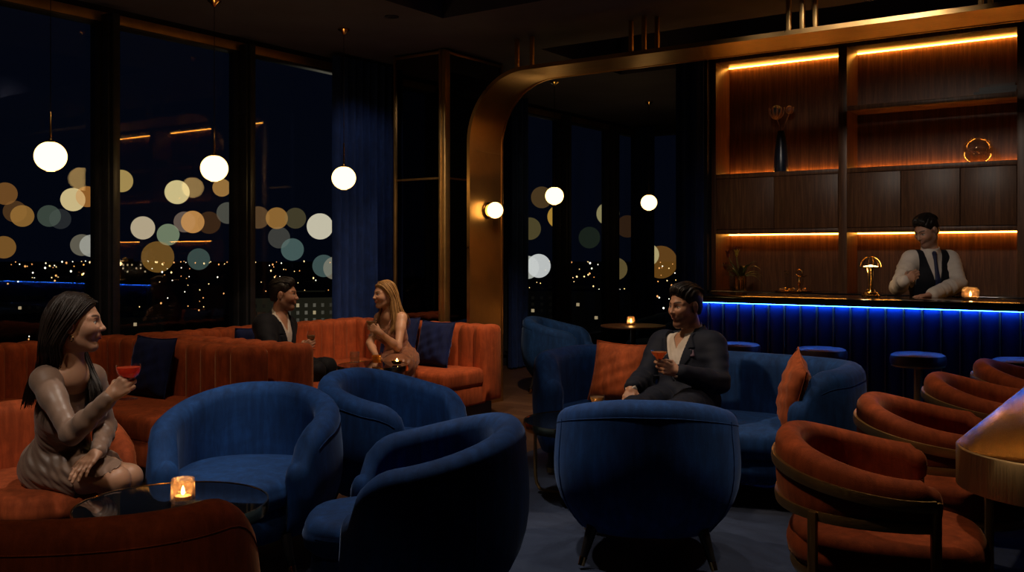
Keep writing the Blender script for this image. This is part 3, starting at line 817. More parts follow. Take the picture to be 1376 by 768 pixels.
# plant in ribbed brass glass vase
def leaf(mb, base, az, L, lift, droop, w, twist=0.):
    K = 9; d = Vector((math.cos(az), math.sin(az), 0)); s = Vector((-math.sin(az), math.cos(az), 0)); rs = []
    for i in range(K + 1):
        f = i / K; r = L * (.75 * f + .25 * f * f) * (1 - .25 * lift); z = L * (lift * f - droop * f * f * f)
        ww = w * (math.sin(PI * min(1, f * .92 + .06)) ** .8) + .0008
        c = Vector(base) + d * r + Vector((0, 0, z))
        rs.append([c - s * ww, c + Vector((0, 0, -.15 * ww - .0006)), c + s * ww, c + Vector((0, 0, .25 * ww))])
    mb.rings(rs)
p = P(995, 391, 9.72)
M['leaf'] = mat_plain('olive_leaf', (.10, .11, .028), .45, var=.5, vscale=20)
M['flower'] = mat_plain('yellow_bud', (.42, .27, .03), .5, var=.4, vscale=30)
M['dark_red'] = mat_plain('dark_red_bud', (.12, .018, .012), .5, var=.4, vscale=30)
t = thing('potted_plant', 'spiky green arrangement in ribbed brass vase at left end of the bar', 'plant', (p.x, p.y, 1.08))
mb = MB(); rs = []
for z, k in ((0, .92), (.01, 1), (.14, 1.04), (.15, 1.04)): rs.append([Vector(((.058 * k + .003 * math.cos(12 * a)) * math.cos(a), (.058 * k + .003 * math.cos(12 * a)) * math.sin(a), z)) for a in [2 * PI * i / 96 for i in range(96)]])
rs.append([Vector((.052 * math.cos(2 * PI * i / 96), .052 * math.sin(2 * PI * i / 96), .15)) for i in range(96)]); rs.append([Vector((.05 * math.cos(2 * PI * i / 96), .05 * math.sin(2 * PI * i / 96), .08)) for i in range(96)])
mb.rings(rs).build('vase', M['brass_pol'], t)
r1 = random.Random(5)
for k in range(26):
    mb = MB(); az = 2 * PI * k / 26 + r1.uniform(-.2, .2); lift = r1.uniform(.45, 1.25)
    leaf(mb, (0.012 * math.cos(az), .012 * math.sin(az), .12), az, r1.uniform(.20, .29), lift, r1.uniform(.3, .75), r1.uniform(.009, .015))
    mb.build('leaf', M['leaf'], t, sharp=None)
for x, y, z, nm in ((-.05, -.02, .40, 'dark_red'), (-.02, -.05, .37, 'flower'), (-.13, .0, .36, 'dark_red'), (-.15, -.03, .24, 'dark_red')):
    mb = MB(); mb.tube([(0, 0, .12), (x * .5, y * .5, z * .6), (x, y, z)], .003, 6); mb.build('flower_stem', M['leaf'], t)
    mb = MB()
    for k in range(7): leaf(mb, (x, y, z - .03), 2 * PI * k / 7, .055, 1.5, .1, .012)
    mb.ball((x, y, z), .017, (1, 1, 1.5), 12, 8); mb.build('bud', M[nm], t, sharp=None)

# ornament tray
p = P(1066, 389, 9.45)
t = thing('ornament', 'small golden star and ring ornaments on a tray beside the plant', 'ornament', (p.x, p.y, 1.08), ang(-5))
MB().lathe([(0, 0), (.17, 0), (.18, .008), (.18, .014), (.172, .010), (0, .006)], n=40).build('tray', M['brass_pol'], t)
mb = MB(); pts = []
for k in range(10): a = PI / 2 + PI * k / 5; r = .026 if k % 2 == 0 else .013; pts.append((-.07 + r * math.cos(a), 0, .19 + r * math.sin(a)))
mb.tube(pts, .004, 6, closed=True); mb.tube([(-.07, 0, .006), (-.07, 0, .17)], .0025, 6); mb.lathe([(0, .006), (.02, .006), (.01, .016), (0, .018)], (-.07, 0, 0), 16); mb.build('star_pick', M['brass_pol'], t)
mb = MB(); mb.tube([(.06 + .032 * math.cos(2 * PI * k / 24), 0, .185 + .032 * math.sin(2 * PI * k / 24)) for k in range(24)], .006, 8, closed=True)
mb.lathe([(.03, .006), (.012, .02), (.007, .06), (.015, .075), (.018, .09), (.008, .105), (.007, .15)], (.06, 0, 0), 20); mb.build('ring_stand', M['brass_pol'], t)
mb = MB(); mb.tube([(.10, -.02, .006), (.105, -.02, .09), (.115, -.02, .15)], .003, 6); mb.tube([(.085, -.02, .155), (.115, -.02, .15), (.145, -.02, .16)], .005, 6); mb.build('bird_pick', M['brass_pol'], t)
for k, (x, y) in enumerate(((-.12, -.03), (-.10, .04), (-.08, -.05), (-.02, -.05), (0, .02), (.02, -.06), (.09, -.06), (.12, .0), (.13, -.05))):
    MB().ball((x, y, .022 + .004 * (k % 3)), .015, (1, 1, 1), 14, 9).build('bead', M['brass_pol'] if k % 2 else M['cut_glass'], t)

# upper niche: tall vase with protea
p = P(1045, 230, 9.6)
M['vase_navy'] = mat_plain('dark_blue_glaze', (.010, .017, .036), .3, var=.5, vscale=25)
M['petal'] = mat_plain('bronze_petal', (.24, .10, .055), .45, .3, var=.3)
M['protea_dark'] = mat_plain('dark_flower_heart', (.010, .013, .018), .6, bumpscale=120, bstr=.5)
t = thing('flower_vase', 'tall dark blue vase holding two large proteas in the upper niche', 'vase', (p.x, 9.47, 2.262))
MB().lathe([(0, 0), (.068, 0), (.072, .02), (.070, .12), (.060, .25), (.046, .35), (.036, .40), (.034, .415), (.028, .412), (.03, .36), (0, .3)], n=36).build('vase', M['vase_navy'], t)
for (x, y, z, r, big) in ((-.035, -.03, .60, .062, 1), (.085, .0, .62, .036, 0)):
    f = MB().tube([(0, 0, .36), (x * .4, y * .4, .47), (x, y, z - r)], .006, 8).build('flower_stem', M['petal'], t)
    MB().ball((x, y, z), r, (1, 1, 1.15), 20, 12).build('flower_head', M['protea_dark' if big else 'petal'], t)
    mb = MB(); npt = 11 if big else 7
    for k in range(npt):
        a = 2 * PI * k / npt; K = 6; rs = []
        d = Vector((math.cos(a), math.sin(a), 0)); sd = Vector((-math.sin(a), math.cos(a), 0))
        for i in range(K + 1):
            q = i / K; rr = r * (1.02 + .12 * math.sin(PI * q) + .25 * q ** 3) * math.sin(PI * (.08 + .50 * q)); zz = -r * 1.18 * math.cos(PI * (.08 + .50 * q)) + r * .45 * q * q
            w = r * .26 * math.sin(PI * min(1, .12 + .84 * q)) + .001; c = Vector((x, y, z)) + d * rr + Vector((0, 0, zz))
            rs.append([c - sd * w, c - d * .002, c + sd * w, c + d * .003])
        mb.rings(rs)
    mb.build('petals', M['petal'], t, sharp=None)

# glass orb, books
p = P(1318, 213, 8.75)
t = thing('glass_orb', 'clear blown glass orb vase on the lower shelf of the lit niche', 'vase', (p.x, 9.44, 2.262))
prof = [(0, 0), (.06, .0)] + [(.125 * math.sin(a), .112 - .118 * math.cos(a)) for a in [.55 + 2.15 * k / 16 for k in range(17)]]
MB().lathe(prof + [(r - .004, z - .002) for r, z in prof[::-1][:-1]] + [(0, .006)], n=40).build('glass_body', mat_glass('orb_glass', (.97, .93, .88), 1., 0, ior=1.75), t)
bk = [(.34, .24, .030, (.012, .013, .017), 0), (.30, .22, .036, (.016, .017, .020), .03), (.24, .19, .024, (.06, .03, .018), -.02)]
z = 2.846
for k, (w_, d_, h_, c_, a_) in enumerate(bk):
    t = thing('book', ('wide black book lying at the bottom of the stack on the top shelf', 'black book in the middle of the stack on the top shelf', 'thin brown book lying on top of the stack on the top shelf')[k], 'book', (-1.40 + .02 * k, 9.47, z), a_, 'books stacked on the top shelf')
    mt = mat_plain('book_cover_%d' % k, c_, .5)
    mb = MB(); mb.span((-w_ / 2, -d_ / 2, 0), (w_ / 2, d_ / 2, .003)); mb.span((-w_ / 2, -d_ / 2, h_ - .003), (w_ / 2, d_ / 2, h_)); mb.span((-w_ / 2, -d_ / 2 - .002, 0), (w_ / 2, -d_ / 2 + .002, h_), .001)
    mb.build('cover', mt, t, False); MB().span((-w_ / 2 + .004, -d_ / 2 + .002, .003), (w_ / 2 - .004, d_ / 2 - .004, h_ - .003)).build('pages', M['wax'], t, False)
    z += h_
# ------------------------------------------------------------------ night city outside
GZ = -46
o = MB().add([(-6000, -1500, GZ), (400, -1500, GZ), (400, 6000, GZ), (-6000, 6000, GZ)], [(0, 1, 2, 3)]).build('ground', mat_plain('night_ground', (.012, .014, .018), .9), None, False); o['kind'] = 'structure'
rc = random.Random(11)
OCT = [(1, 0, 0), (-1, 0, 0), (0, 1, 0), (0, -1, 0), (0, 0, 1), (0, 0, -1)]; OF = [(0, 2, 4), (2, 1, 4), (1, 3, 4), (3, 0, 4), (2, 0, 5), (1, 2, 5), (3, 1, 5), (0, 3, 5)]
groups = [('warm', (1, .62, .25), 2.6, 330), ('white', (1, .88, .66), 3.4, 170), ('orange', (1, .40, .12), 1.8, 190)]
for nm, c, st, cnt in groups:
    mb = MB()
    for k in range(cnt):
        q = rc.random(); yy = 12 + 130 * q ** 2.1
        d = (CAMZ - GZ - 4) * FPX / yy; lat = rc.uniform(-.75, .26) + .03 * math.sin(yy * .4 + k)
        s = lat * d; x, y = -SY * d + CYW * s, CYW * d + SY * s
        r = d / FPX * rc.choice((.7, .8, .9, 1.0, 1.3, 1.6)); z = GZ + 4 + rc.uniform(0, 9)
        mb.add([(x + a * r, y + b * r, z + e * r) for a, b, e in OCT], OF)
    o = mb.build('city_lights', mat_emit('city_' + nm, c, st, False), None, False)
    tag(o, {'warm': 'warm yellow pinprick lights scattered over the night city', 'white': 'white pinprick lights scattered over the night city', 'orange': 'small orange lights far across the night city'}[nm], 'city lights', None, 'stuff')
BK = [(7, 260, 30, (.75, .42, .16), .35, 'brown'), (20, 284, 29, (.6, .35, .15), .22, 'dim brown'), (30, 290, 29, (.9, .55, .2), .4, 'amber'), (98, 268, 31, (1, .82, .5), .9, 'bright cream'),  # bright cream discs stand in for globe reflections in the glass
      (117, 264, 28, (.95, .5, .17), .45, 'orange'), (66, 290, 29, (.42, .48, .38), .25, 'grey green'), (5, 332, 30, (.85, .5, .18), .34, 'amber'), (110, 329, 29, (.7, .62, .48), .3, 'dull beige'),
      (123, 330, 30, (.86, .82, .72), .5, 'pale'), (81, 294, 27, (.4, .4, .38), .12, 'faint grey'), (163, 243, 30, (1, .75, .35), .55, 'yellow'), (238, 258, 32, (1, .84, .5), .92, 'bright cream'),
      (192, 306, 31, (.98, .82, .6), .7, 'cream'), (226, 315, 29, (.62, .68, .48), .5, 'pale green'), (248, 298, 28, (.8, .62, .5), .26, 'pinkish'), (259, 298, 30, (1, .60, .26), .7, 'strong orange'),
      (298, 252, 24, (.95, .6, .25), .5, 'amber'), (306, 286, 29, (.55, .52, .42), .26, 'grey'), (281, 299, 30, (.6, .34, .14), .13, 'faint brown'), (267, 348, 29, (.36, .46, .40), .3, 'teal grey'),
      (347, 292, 30, (.65, .42, .22), .26, 'brown'), (372, 293, 29, (.95, .58, .22), .42, 'amber'), (397, 293, 28, (.5, .42, .24), .24, 'olive'), (375, 319, 29, (.5, .47, .4), .2, 'faint grey'),
      (393, 335, 30, (.42, .55, .5), .34, 'teal'), (430, 304, 35, (1, .9, .72), .85, 'large bright white'), (435, 357, 30, (.4, .52, .48), .3, 'teal'), (450, 360, 31, (.75, .66, .52), .34, 'beige'),
      (728, 265, 29, (.6, .4, .18), .22, 'brown'), (751, 291, 31, (1, .66, .2), .6, 'golden'), (712, 307, 30, (.55, .45, .22), .28, 'olive'), (709, 359, 31, (.95, .92, .82), .6, 'white'),
      (724, 357, 32, (1, .97, .92), .8, 'bright white'), (817, 287, 31, (.9, .78, .45), .45, 'cream'), (792, 319, 29, (.25, .30, .18), .13, 'faint green'), (843, 304, 30, (.5, .28, .1), .12, 'faint brown'),
      (828, 361, 30, (.65, .5, .25), .32, 'olive brown'), (870, 342, 31, (.95, .82, .5), .6, 'cream'), (212, 345, 42, (.9, .55, .18), .24, 'wide amber'), (888, 352, 44, (.9, .5, .15), .2, 'wide amber'), (935, 345, 40, (.45, .45, .35), .15, 'wide grey')]
def where(px): return 'left window pane' if px < 135 else 'second window pane' if px < 320 else 'third window pane' if px < 470 else 'rear window by the arch' if px < 755 else 'far rear window'
def bokeh_mat(nm, c, a):
    m = N(nm); tr = m.n('ShaderNodeBsdfTransparent'); e = m.n('ShaderNodeEmission'); e.inputs['Color'].default_value = (*c, 1); e.inputs['Strength'].default_value = .9
    mx = m.n('ShaderNodeMixShader'); mx.inputs[0].default_value = 1 - math.sqrt(1 - a); m.m.cycles.emission_sampling = 'NONE'
    m.l(tr.outputs[0], mx.inputs[1]); m.l(e.outputs[0], mx.inputs[2]); return m.done(mx.outputs[0])
order = {}
for i, b in enumerate(BK): order.setdefault((where(b[0]), b[5]), []).append((b[0], i))
NTH = ['first', 'second', 'third', 'fourth', 'fifth']
for i, (px, py, dia, c, a, nm) in enumerate(BK):
    d = 150 + 13 * ((i * 7) % 11); r = dia / 2 * d / FPX
    lst = sorted(order[(where(px), nm)]); j = [q[1] for q in lst].index(i)
    nth = '' if len(lst) == 1 else ', %s such from left' % NTH[j]
    o = MB().ball((0, 0, 0), r, (1, 1, 1), 28, 18).build('city_lamp', bokeh_mat('glow_%d' % i, tuple(x ** 1.6 for x in c), a), None, True, None)  # lens blur of distant lights, built as big glowing balls
    o.location = P(px, py, d)
    tag(o, '%s round city light glowing in the %s%s' % (nm, where(px), nth), 'city light', 'round glowing city lights')
# buildings
M['facade'] = mat_plain('grey_facade', (.10, .10, .075), .9); M['facade_dark'] = mat_plain('dark_facade', (.03, .035, .04), .9)
M['win_lit'] = mat_emit('lit_window', (1, .72, .38), .45, False); M['win_dark'] = mat_plain('dark_window_pane', (.006, .008, .010), .3)
def building(label, px, py, d, w, h, dep, rz, mat, nx, nz, lit, seed):
    p = P(px, py, d); base = GZ if True else 0; H = p.z - GZ; r2 = random.Random(seed)
    t = thing('apartment_building', label, 'building', (p.x, p.y, GZ), rz, 'city buildings below the windows')
    mb = MB(); mb.span((-w / 2, -dep / 2, 0), (w / 2, dep / 2, H)); mb.span((-w / 2 - .5, -dep / 2 - .5, H), (w / 2 + .5, dep / 2 + .5, H + .8)); mb.build('facade_wall', M[mat], t, False)
    MB().span((-w * .2, -2, H + .8), (w * .1, 2, H + 3.2)).build('roof_box', M[mat], t, False)
    for j in range(nz):
        for i in range(nx):
            x = -w / 2 + w * (i + .5) / nx; z = H - 2.2 - 3.1 * j
            MB().span((x - w / nx * .17, -dep / 2 - .12, z - .9), (x + w / nx * .17, -dep / 2 + .05, z + .6)).build('window', M['win_lit'] if r2.random() < lit else M['win_dark'], t, False)
fz = ang(52)
building('grey apartment block with rows of windows seen right of the dark-suited man', 418, 400, 420, 58, 20, 30, fz, 'facade', 17, 9, .07, 3)
building('low dark block at the foot of the second window pane', 215, 425, 460, 60, 20, 30, ang(60), 'facade_dark', 15, 5, .08, 4)
building('low dark block seen in the left window pane above the dark-haired woman', 40, 405, 500, 66, 20, 30, ang(68), 'facade_dark', 16, 5, .08, 5)
building('distant block with floodlit top standing on the skyline of the second pane', 175, 352, 900, 30, 20, 30, ang(55), 'facade', 8, 3, .6, 6)
building('dark block below the rear windows right of the arch leg', 775, 392, 480, 70, 20, 30, ang(25), 'facade_dark', 16, 5, .08, 8)
l = bpy.data.lights.new('street_light', 'POINT'); l.energy = 16000; l.color = (1, .85, .6); l.shadow_soft_size = 1  # added fill that brightens the grey facade; no lamp stands there
o = bpy.data.objects.new('street_light', l); COL.objects.link(o); o.location = P(455, 440, 350)
# ------------------------------------------------------------------ people: distance fields meshed with surface nets
F32 = np.float32
def A3(v): return np.array([v[0], v[1], v[2]], dtype=F32)
def unit(v): v = Vector(v); return v.normalized()
class Sdf:
    """a list of blended primitives; later ones blend with (or cut) what came before"""
    def __init__(s): s.ops = []
    def cone(s, a, b, r1, r2, k=.02): s.ops.append(('c', A3(a), A3(b), r1, r2, k)); return s
    def ell(s, c, r, R=None, k=.02, sub=False):
        R = np.eye(3, dtype=F32) if R is None else np.array(R, dtype=F32)   # rows = local axes
        s.ops.append(('e', A3(c), np.array(r, dtype=F32), R, k, sub)); return s
    def cut(s, fn, k=.0): s.ops.append(('f', fn, k)); return s
    def disp(s, fn): s.ops.append(('d', fn)); return s
    def __call__(s, p):
        c = ((p.min(0) + p.max(0)) / 2).astype(F32); R = float(np.sqrt(((p - c) ** 2).sum(1).max())); c1 = c[None]
        far = R < .5
        d = np.full(len(p), 1., dtype=F32)
        for o in s.ops:
            if o[0] == 'c':
                if far and s.cone_d(c1, o)[0] - R > .13: continue
                v = s.cone_d(p, o); k, sub = o[5], False
            elif o[0] == 'e':
                if far and float(np.sqrt(((c - o[1]) ** 2).sum())) - float(o[2].max()) - R > .13: continue
                q = (p - o[1]) @ o[3].T; k0 = np.sqrt(((q / o[2]) ** 2).sum(1)); k1 = np.sqrt(((q / o[2] ** 2) ** 2).sum(1))
                v = k0 * (k0 - 1) / np.maximum(k1, 1e-6); k, sub = o[4], o[5]
            elif o[0] == 'f':
                v = o[1](p); d = np.maximum(d, v) if o[2] == 0 else smax(d, v, o[2]); continue
            else: d = d + o[1](p); continue
            if sub: d = smax(d, -v, k)
            else:
                h = np.maximum(k - np.abs(d - v), 0) / k; d = np.minimum(d, v) - h * h * k * .25
        return d
    @staticmethod
    def cone_d(p, o):
        pa = p - o[1]; ba = o[2] - o[1]; t = np.clip(pa @ ba / max(float(ba @ ba), 1e-9), 0, 1)
        q = pa - t[:, None] * ba; return np.sqrt((q * q).sum(1)) - (o[3] + (o[4] - o[3]) * t)
def smax(a, b, k):
    h = np.maximum(k - np.abs(a - b), 0) / k; return np.maximum(a, b) + h * h * k * .25
def surface_nets(f, lo, hi, h):
    lo, hi = np.array(lo, dtype=F32), np.array(hi, dtype=F32); B = 6
    nb = np.ceil((hi - lo) / (h * B)).astype(int) + 1; n = nb * B + 1
    ci = np.stack(np.meshgrid(*[np.arange(x) for x in nb], indexing='ij'), -1).reshape(-1, 3)
    cc = (lo + (ci * B + B / 2) * h).astype(F32); dv = f(cc)
    act = np.abs(dv) < h * B * .87 * 1.35 + .012
    G = np.full(tuple(n), 1.0, dtype=F32)
    neg = ci[(dv < 0) & ~act]
    for i, j, k in neg: G[i * B:i * B + B, j * B:j * B + B, k * B:k * B + B] = -1
    ac = ci[act]; off = np.stack(np.meshgrid(*[np.arange(B + 1)] * 3, indexing='ij'), -1).reshape(-1, 3)
    ac = ac[np.lexsort((ac[:, 2] // 4, ac[:, 1] // 4, ac[:, 0] // 4))] if len(ac) else ac
    for c0 in range(0, len(ac), 100):
        idx = (ac[c0:c0 + 100, None, :] * B + off[None]).reshape(-1, 3)
        G[idx[:, 0], idx[:, 1], idx[:, 2]] = f((lo + idx * h).astype(F32))
    S = G < 0
    c = sum(S[a:n[0] - 1 + a, b:n[1] - 1 + b, e:n[2] - 1 + e].astype(np.int8) for a in (0, 1) for b in (0, 1) for e in (0, 1))
    cell = np.argwhere((c > 0) & (c < 8)); vid = np.full(tuple(n - 1), -1, dtype=np.int64); vid[tuple(cell.T)] = np.arange(len(cell))
    acc = np.zeros((len(cell), 3)); cnt = np.zeros(len(cell))
    cor = [(a, b, e) for a in (0, 1) for b in (0, 1) for e in (0, 1)]
    for a in cor:
        for ax in range(3):
            if a[ax]: continue
            b = list(a); b[ax] = 1
            va = G[tuple((cell + a).T)]; vb = G[tuple((cell + b).T)]; mk = (va < 0) != (vb < 0)
            t = np.where(mk, va / np.where(mk, va - vb, 1), 0)
            pt = np.array(a, float)[None].repeat(len(cell), 0); pt[:, ax] += t
            acc[mk] += pt[mk]; cnt[mk] += 1
    V = lo + (cell + acc / np.maximum(cnt, 1)[:, None]) * h
    Q = []
    for ax in range(3):
        u, w = (ax + 1) % 3, (ax + 2) % 3
        sl0 = [slice(1, -1)] * 3; sl1 = [slice(1, -1)] * 3
        sl0[ax] = slice(0, -1); sl1[ax] = slice(1, None)
        s0, s1 = S[tuple(sl0)], S[tuple(sl1)]
        e = np.argwhere(s0 != s1); fl = s0[tuple(e.T)]
        base = e.copy()
        for q in range(3):
            if q != ax: base[:, q] += 1
        def g(du, dw):
            b = base.copy(); b[:, u] -= du; b[:, w] -= dw; return vid[tuple(b.T)]
        q4 = np.stack([g(1, 1), g(0, 1), g(0, 0), g(1, 0)], 1); q4[~fl] = q4[~fl][:, ::-1]; Q.append(q4)
    Q = np.concatenate(Q); Q = Q[(Q >= 0).all(1)]
    return V, Q
def relax(V, Q, it):
    for _ in range(it):
        a = np.zeros_like(V); c = np.zeros(len(V))
        for i in range(4):
            np.add.at(a, Q[:, i], V[Q[:, (i + 1) % 4]]); np.add.at(c, Q[:, i], 1)
        V = V * .5 + .5 * a / np.maximum(c, 1)[:, None]
    return V
def sdf_obj(name, f, lo, hi, h, mat, parent, org, colfn=None, it=1):
    V, Q = surface_nets(f, lo, hi, h); V = relax(V, Q, it)
    me = bpy.data.meshes.new(name); W = V - np.array(org)
    me.vertices.add(len(W)); me.vertices.foreach_set('co', W.astype(F32).ravel())
    me.loops.add(len(Q) * 4); me.loops.foreach_set('vertex_index', Q.astype(np.int32).ravel())
    me.polygons.add(len(Q)); me.polygons.foreach_set('loop_start', np.arange(0, len(Q) * 4, 4, dtype=np.int32))
    me.update(calc_edges=True); me.validate(); me.shade_smooth()
    me.materials.append(mat)
    if colfn is not None:
        at = me.color_attributes.new('tone', 'FLOAT_COLOR', 'POINT'); c = np.ones((len(V), 4), dtype=F32); c[:, :3] = colfn(V); at.data.foreach_set('color', c.ravel())
    o = bpy.data.objects.new(name, me); COL.objects.link(o)
    if parent is not None: o.parent = parent
    return o
def mat_skin(name, rough=.45):
    m = N(name); a = m.n('ShaderNodeVertexColor'); a.layer_name = 'tone'
    g = m.noise(m.coord(), 260, 3)
    b = m.bsdf(Base_Color=a.outputs[0], Roughness=rough, Specular_IOR_Level=.4, SSS=.12, Normal=m.bump(g, .06, .001))
    b.inputs['Subsurface Radius'].default_value = (.012, .004, .002)
    return m.done(b.outputs[0])
def mat_cloth(name, c, rough=.8, sheen=.1, fold=0., scale=(1, 1, 1), spec=.3, tint=(1, 1, 1)):
    m = N(name); v = m.coord(scale); g = m.noise(v, 14, 3, .55, 1.2); fn = m.noise(m.coord(), 500, 2)
    x = m.n('ShaderNodeMath', operation='MULTIPLY_ADD'); m.l(g, x.inputs[0]); x.inputs[1].default_value = fold; m.l(m.rng(fn, 0, 1, 0, .02), x.inputs[2])
    col = m.ramp(m.noise(m.coord(), 7, 4), [(.3, sc3(c, .85)), (.7, sc3(c, 1.15))])
    return m.done(m.bsdf(Base_Color=col, Roughness=rough, Sheen=sheen, Sheen_Tint=tint, Specular_IOR_Level=spec, Normal=m.bump(x.outputs[0], .5, .02)).outputs[0])
def mat_hair(name, c, hi):
    m = N(name); g = m.noise(m.coord((40, 40, 6)), 6, 4, .6)
    col = m.ramp(g, [(.3, c), (.7, hi)])
    return m.done(m.bsdf(Base_Color=col, Roughness=.42, Specular_IOR_Level=.3, Normal=m.bump(g, .35, .004)).outputs[0])
M['skin'] = mat_skin('skin')

class Head:
    """head frame: c = centre between the ears, f forward, u up, r to the person's left"""
    def __init__(s, c, f, up=(0, 0, 1), S=1.0, female=False):
        s.c = Vector(c); s.f = unit(f); s.r = unit(Vector(up).cross(s.f)); s.u = s.f.cross(s.r); s.S = S; s.fem = female
        s.R = np.array([s.f, s.r, s.u], dtype=F32)
    def p(s, x, y, z): return s.c + (s.f * x + s.r * y + s.u * z) * s.S
    def loc(s, V): return ((np.asarray(V, dtype=F32) - A3(s.c)) @ s.R.T) / s.S
    def build(s, g):
        S = s.S; e = lambda c, r, k=.02, sub=False: g.ell(s.p(*c), [x * S for x in r], s.R, k * S, sub)
        cn = lambda a, b, r1, r2, k=.012: g.cone(s.p(*a), s.p(*b), r1 * S, r2 * S, k * S)
        fm = s.fem
        e((-.012, 0, .038), (.098, .076, .086), .03)
        e((.030, 0, -.030), (.062, .056, .082), .032)
        e((.052, 0, -.010), (.046, .055, .06), .03)
        jw, jr = (.042, .020) if fm else (.047, .023)
        for y in (1, -1):
            cn((-.005, y * jw, -.062), (.066, y * .014, -.104), jr, .016 if fm else .019, .035)
            e((.060, y * .038, -.026), (.032, .026, .026), .03)
            cn((.083, y * .012, .026), (.066, y * .050, .022), .011 if fm else .013, .008, .016)
        e((.076, 0, -.104), (.017, .018 if fm else .022, .016), .022)
        for y in (1, -1): e((.100, y * .031, .004), (.020, .020, .0125), .014, True)
        for y in (1, -1): e((.0765, y * .031, .003), (.0145, .0145, .0125), .003)
        for y in (1, -1): cn((.088, y * .018, .0105), (.080, y * .045, .0085), .0038, .0030, .004)
        cn((.091, 0, .016), (.114, 0, -.024), .0066, .0085, .009)
        e((.114, 0, -.028), (.0115, .0105, .0095), .010)
        for y in (1, -1): e((.102, y * .0125, -.031), (.010, .0068, .0075), .006)
        e((.093, 0, -.058), (.012, .026, .018), .012)
        for y in (1, -1):
            cn((.1035, y * .004, -.0545), (.0925, y * .022, -.0598), .0050, .003, .005)
            cn((.1025, y * .002, -.0665), (.0915, y * .020, -.0618), .0058, .003, .005)
        e((.108, 0, -.0602), (.012, .021, .0013), .003, True)
        for y in (1, -1):
            e((-.010, y * .079, -.006), (.021, .0085, .032), .006)
            e((-.004, y * .088, -.004), (.011, .006, .020), .005, True)
            e((-.008, y * .078, -.034), (.010, .006, .010), .006)
        return g
    def tones(s, base, lip, brow, stubble=None):
        def fn(V):
            L = s.loc(V); x, y, z = L[:, 0], np.abs(L[:, 1]), L[:, 2]
            c = np.tile(np.array(base, dtype=F32), (len(L), 1))
            def mixm(m, col):
                nonlocal c
                m = np.clip(m, 0, 1)[:, None]; c = c * (1 - m) + np.array(col, dtype=F32) * m
            near = (np.abs(L) < .2).all(1)
            mixm(near * .35 * np.exp(-(((x - .075) / .03) ** 2 + ((y - .042) / .018) ** 2 + ((z + .028) / .018) ** 2)), (base[0] * 1.15, base[1] * .8, base[2] * .75))
            if stubble is not None:
                jawm = np.clip((-.040 - z) / .02, 0, 1) * np.clip((x + .02) / .02, 0, 1) * (z > -.135)
                jawm = np.maximum(jawm, np.clip((.03 - np.abs(x - .005)) / .015, 0, 1) * (z < .0) * (z > -.08) * (y > .045))
                mixm(near * jawm * .55, stubble)
            dl = np.minimum(((z + .0545 + .0035 * (y / .02) ** 2) / .0058) ** 2, ((z + .0665 - .004 * (y / .02) ** 2) / .0068) ** 2) + (y / .0245) ** 4
            mixm(near * (x > .08) * np.clip(1.6 - dl, 0, 1) * .9, lip)
            bz = .0265 + .0055 * np.sin(np.clip((y - .012) / .04, 0, 1) * PI * .8)
            mixm(near * (x > .045) * np.clip(1.7 - (((z - bz) / .0046) ** 2 + ((y - .032) / .0215) ** 4), 0, 1) * .92, brow)
            ey = ((y - .031) / .0155) ** 2 + ((z - .003) / .0062) ** 2
            mixm(near * (x > .07) * np.clip((1.25 - ey) * 4, 0, 1), (.62, .58, .54))
            mixm(near * (x > .07) * np.clip((1. - (((y - .031) / .0062) ** 2 + ((z - .003) / .0066) ** 2)) * 4, 0, 1), (.02, .012, .008))
            lid = np.abs(z - .0098 + .004 * ((y - .031) / .016) ** 2) / .0022
            mixm(near * (x > .065) * np.clip(1.5 - lid, 0, 1) * (np.abs(y - .032) < .018), (.02, .012, .01))
            return c
        return fn
FL = {'i': (.043, .026, .021), 'm': (.047, .030, .022), 'r': (.044, .028, .021), 'l': (.034, .021, .019)}
def hand(g, wr, d, n, thumb_side, curl, S=1.0, thumb=(.5, .5, .4), spread=.05, k=.006):
    """wr wrist, d finger direction, n the way the palm faces, thumb_side +1/-1 along d x n; curl per finger (deg, three joints)"""
    d = unit(d); n = unit(Vector(n) - d * Vector(n).dot(d)); sd = d.cross(n) * thumb_side
    wr = Vector(wr)
    kn = {'i': (.029, .088), 'm': (.0095, .092), 'r': (-.0105, .087), 'l': (-.029, .078)}
    rads = {'i': .0088, 'm': .0092, 'r': .0086, 'l': .0074}
    g.cone(wr - d * .015, wr + d * .03 * S, .024 * S, .026 * S, .02)
    for q, (y, x) in kn.items():
        b = wr + (d * x + sd * y) * S
        g.cone(wr + (d * .02 + sd * y * .55) * S, b, .0145 * S, .0118 * S, .010)
    tips = {}
    for j, (q, (y, x)) in enumerate(kn.items()):
        b = wr + (d * x + sd * y) * S; a = 0; r = rads[q] * S
        cu = curl[q] if isinstance(curl, dict) else curl
        dd = unit(d + sd * (y * spread / .03))
        for i, L in enumerate(FL[q]):
            a += ang(cu[i]); dr = dd * math.cos(a) + n * math.sin(a); e = b + dr * (L * S)
            g.cone(b, e, r * (1.08 - .06 * i), r * (.98 - .08 * i), k if i else .008); b = e
        tips[q] = b
    # thumb: leaves the side of the palm near its base
    b0 = wr + (d * .022 + sd * .020 + n * .006) * S
    td = unit(d * .62 + sd * (.78 - thumb[0] * .35) + n * thumb[0]); b1 = b0 + td * .044 * S
    t2 = unit(d * (.80) + sd * (.35 - thumb[1]) + n * thumb[1] * .9); b2 = b1 + t2 * .033 * S
    t3 = unit(d * .85 + sd * (.1 - thumb[2]) + n * thumb[2]); b3 = b2 + t3 * .027 * S
    g.cone(b0, b1, .0155 * S, .0115 * S, .014); g.cone(b1, b2, .0108 * S, .0098 * S, .005); g.cone(b2, b3, .0098 * S, .0078 * S, .005)
    return tips
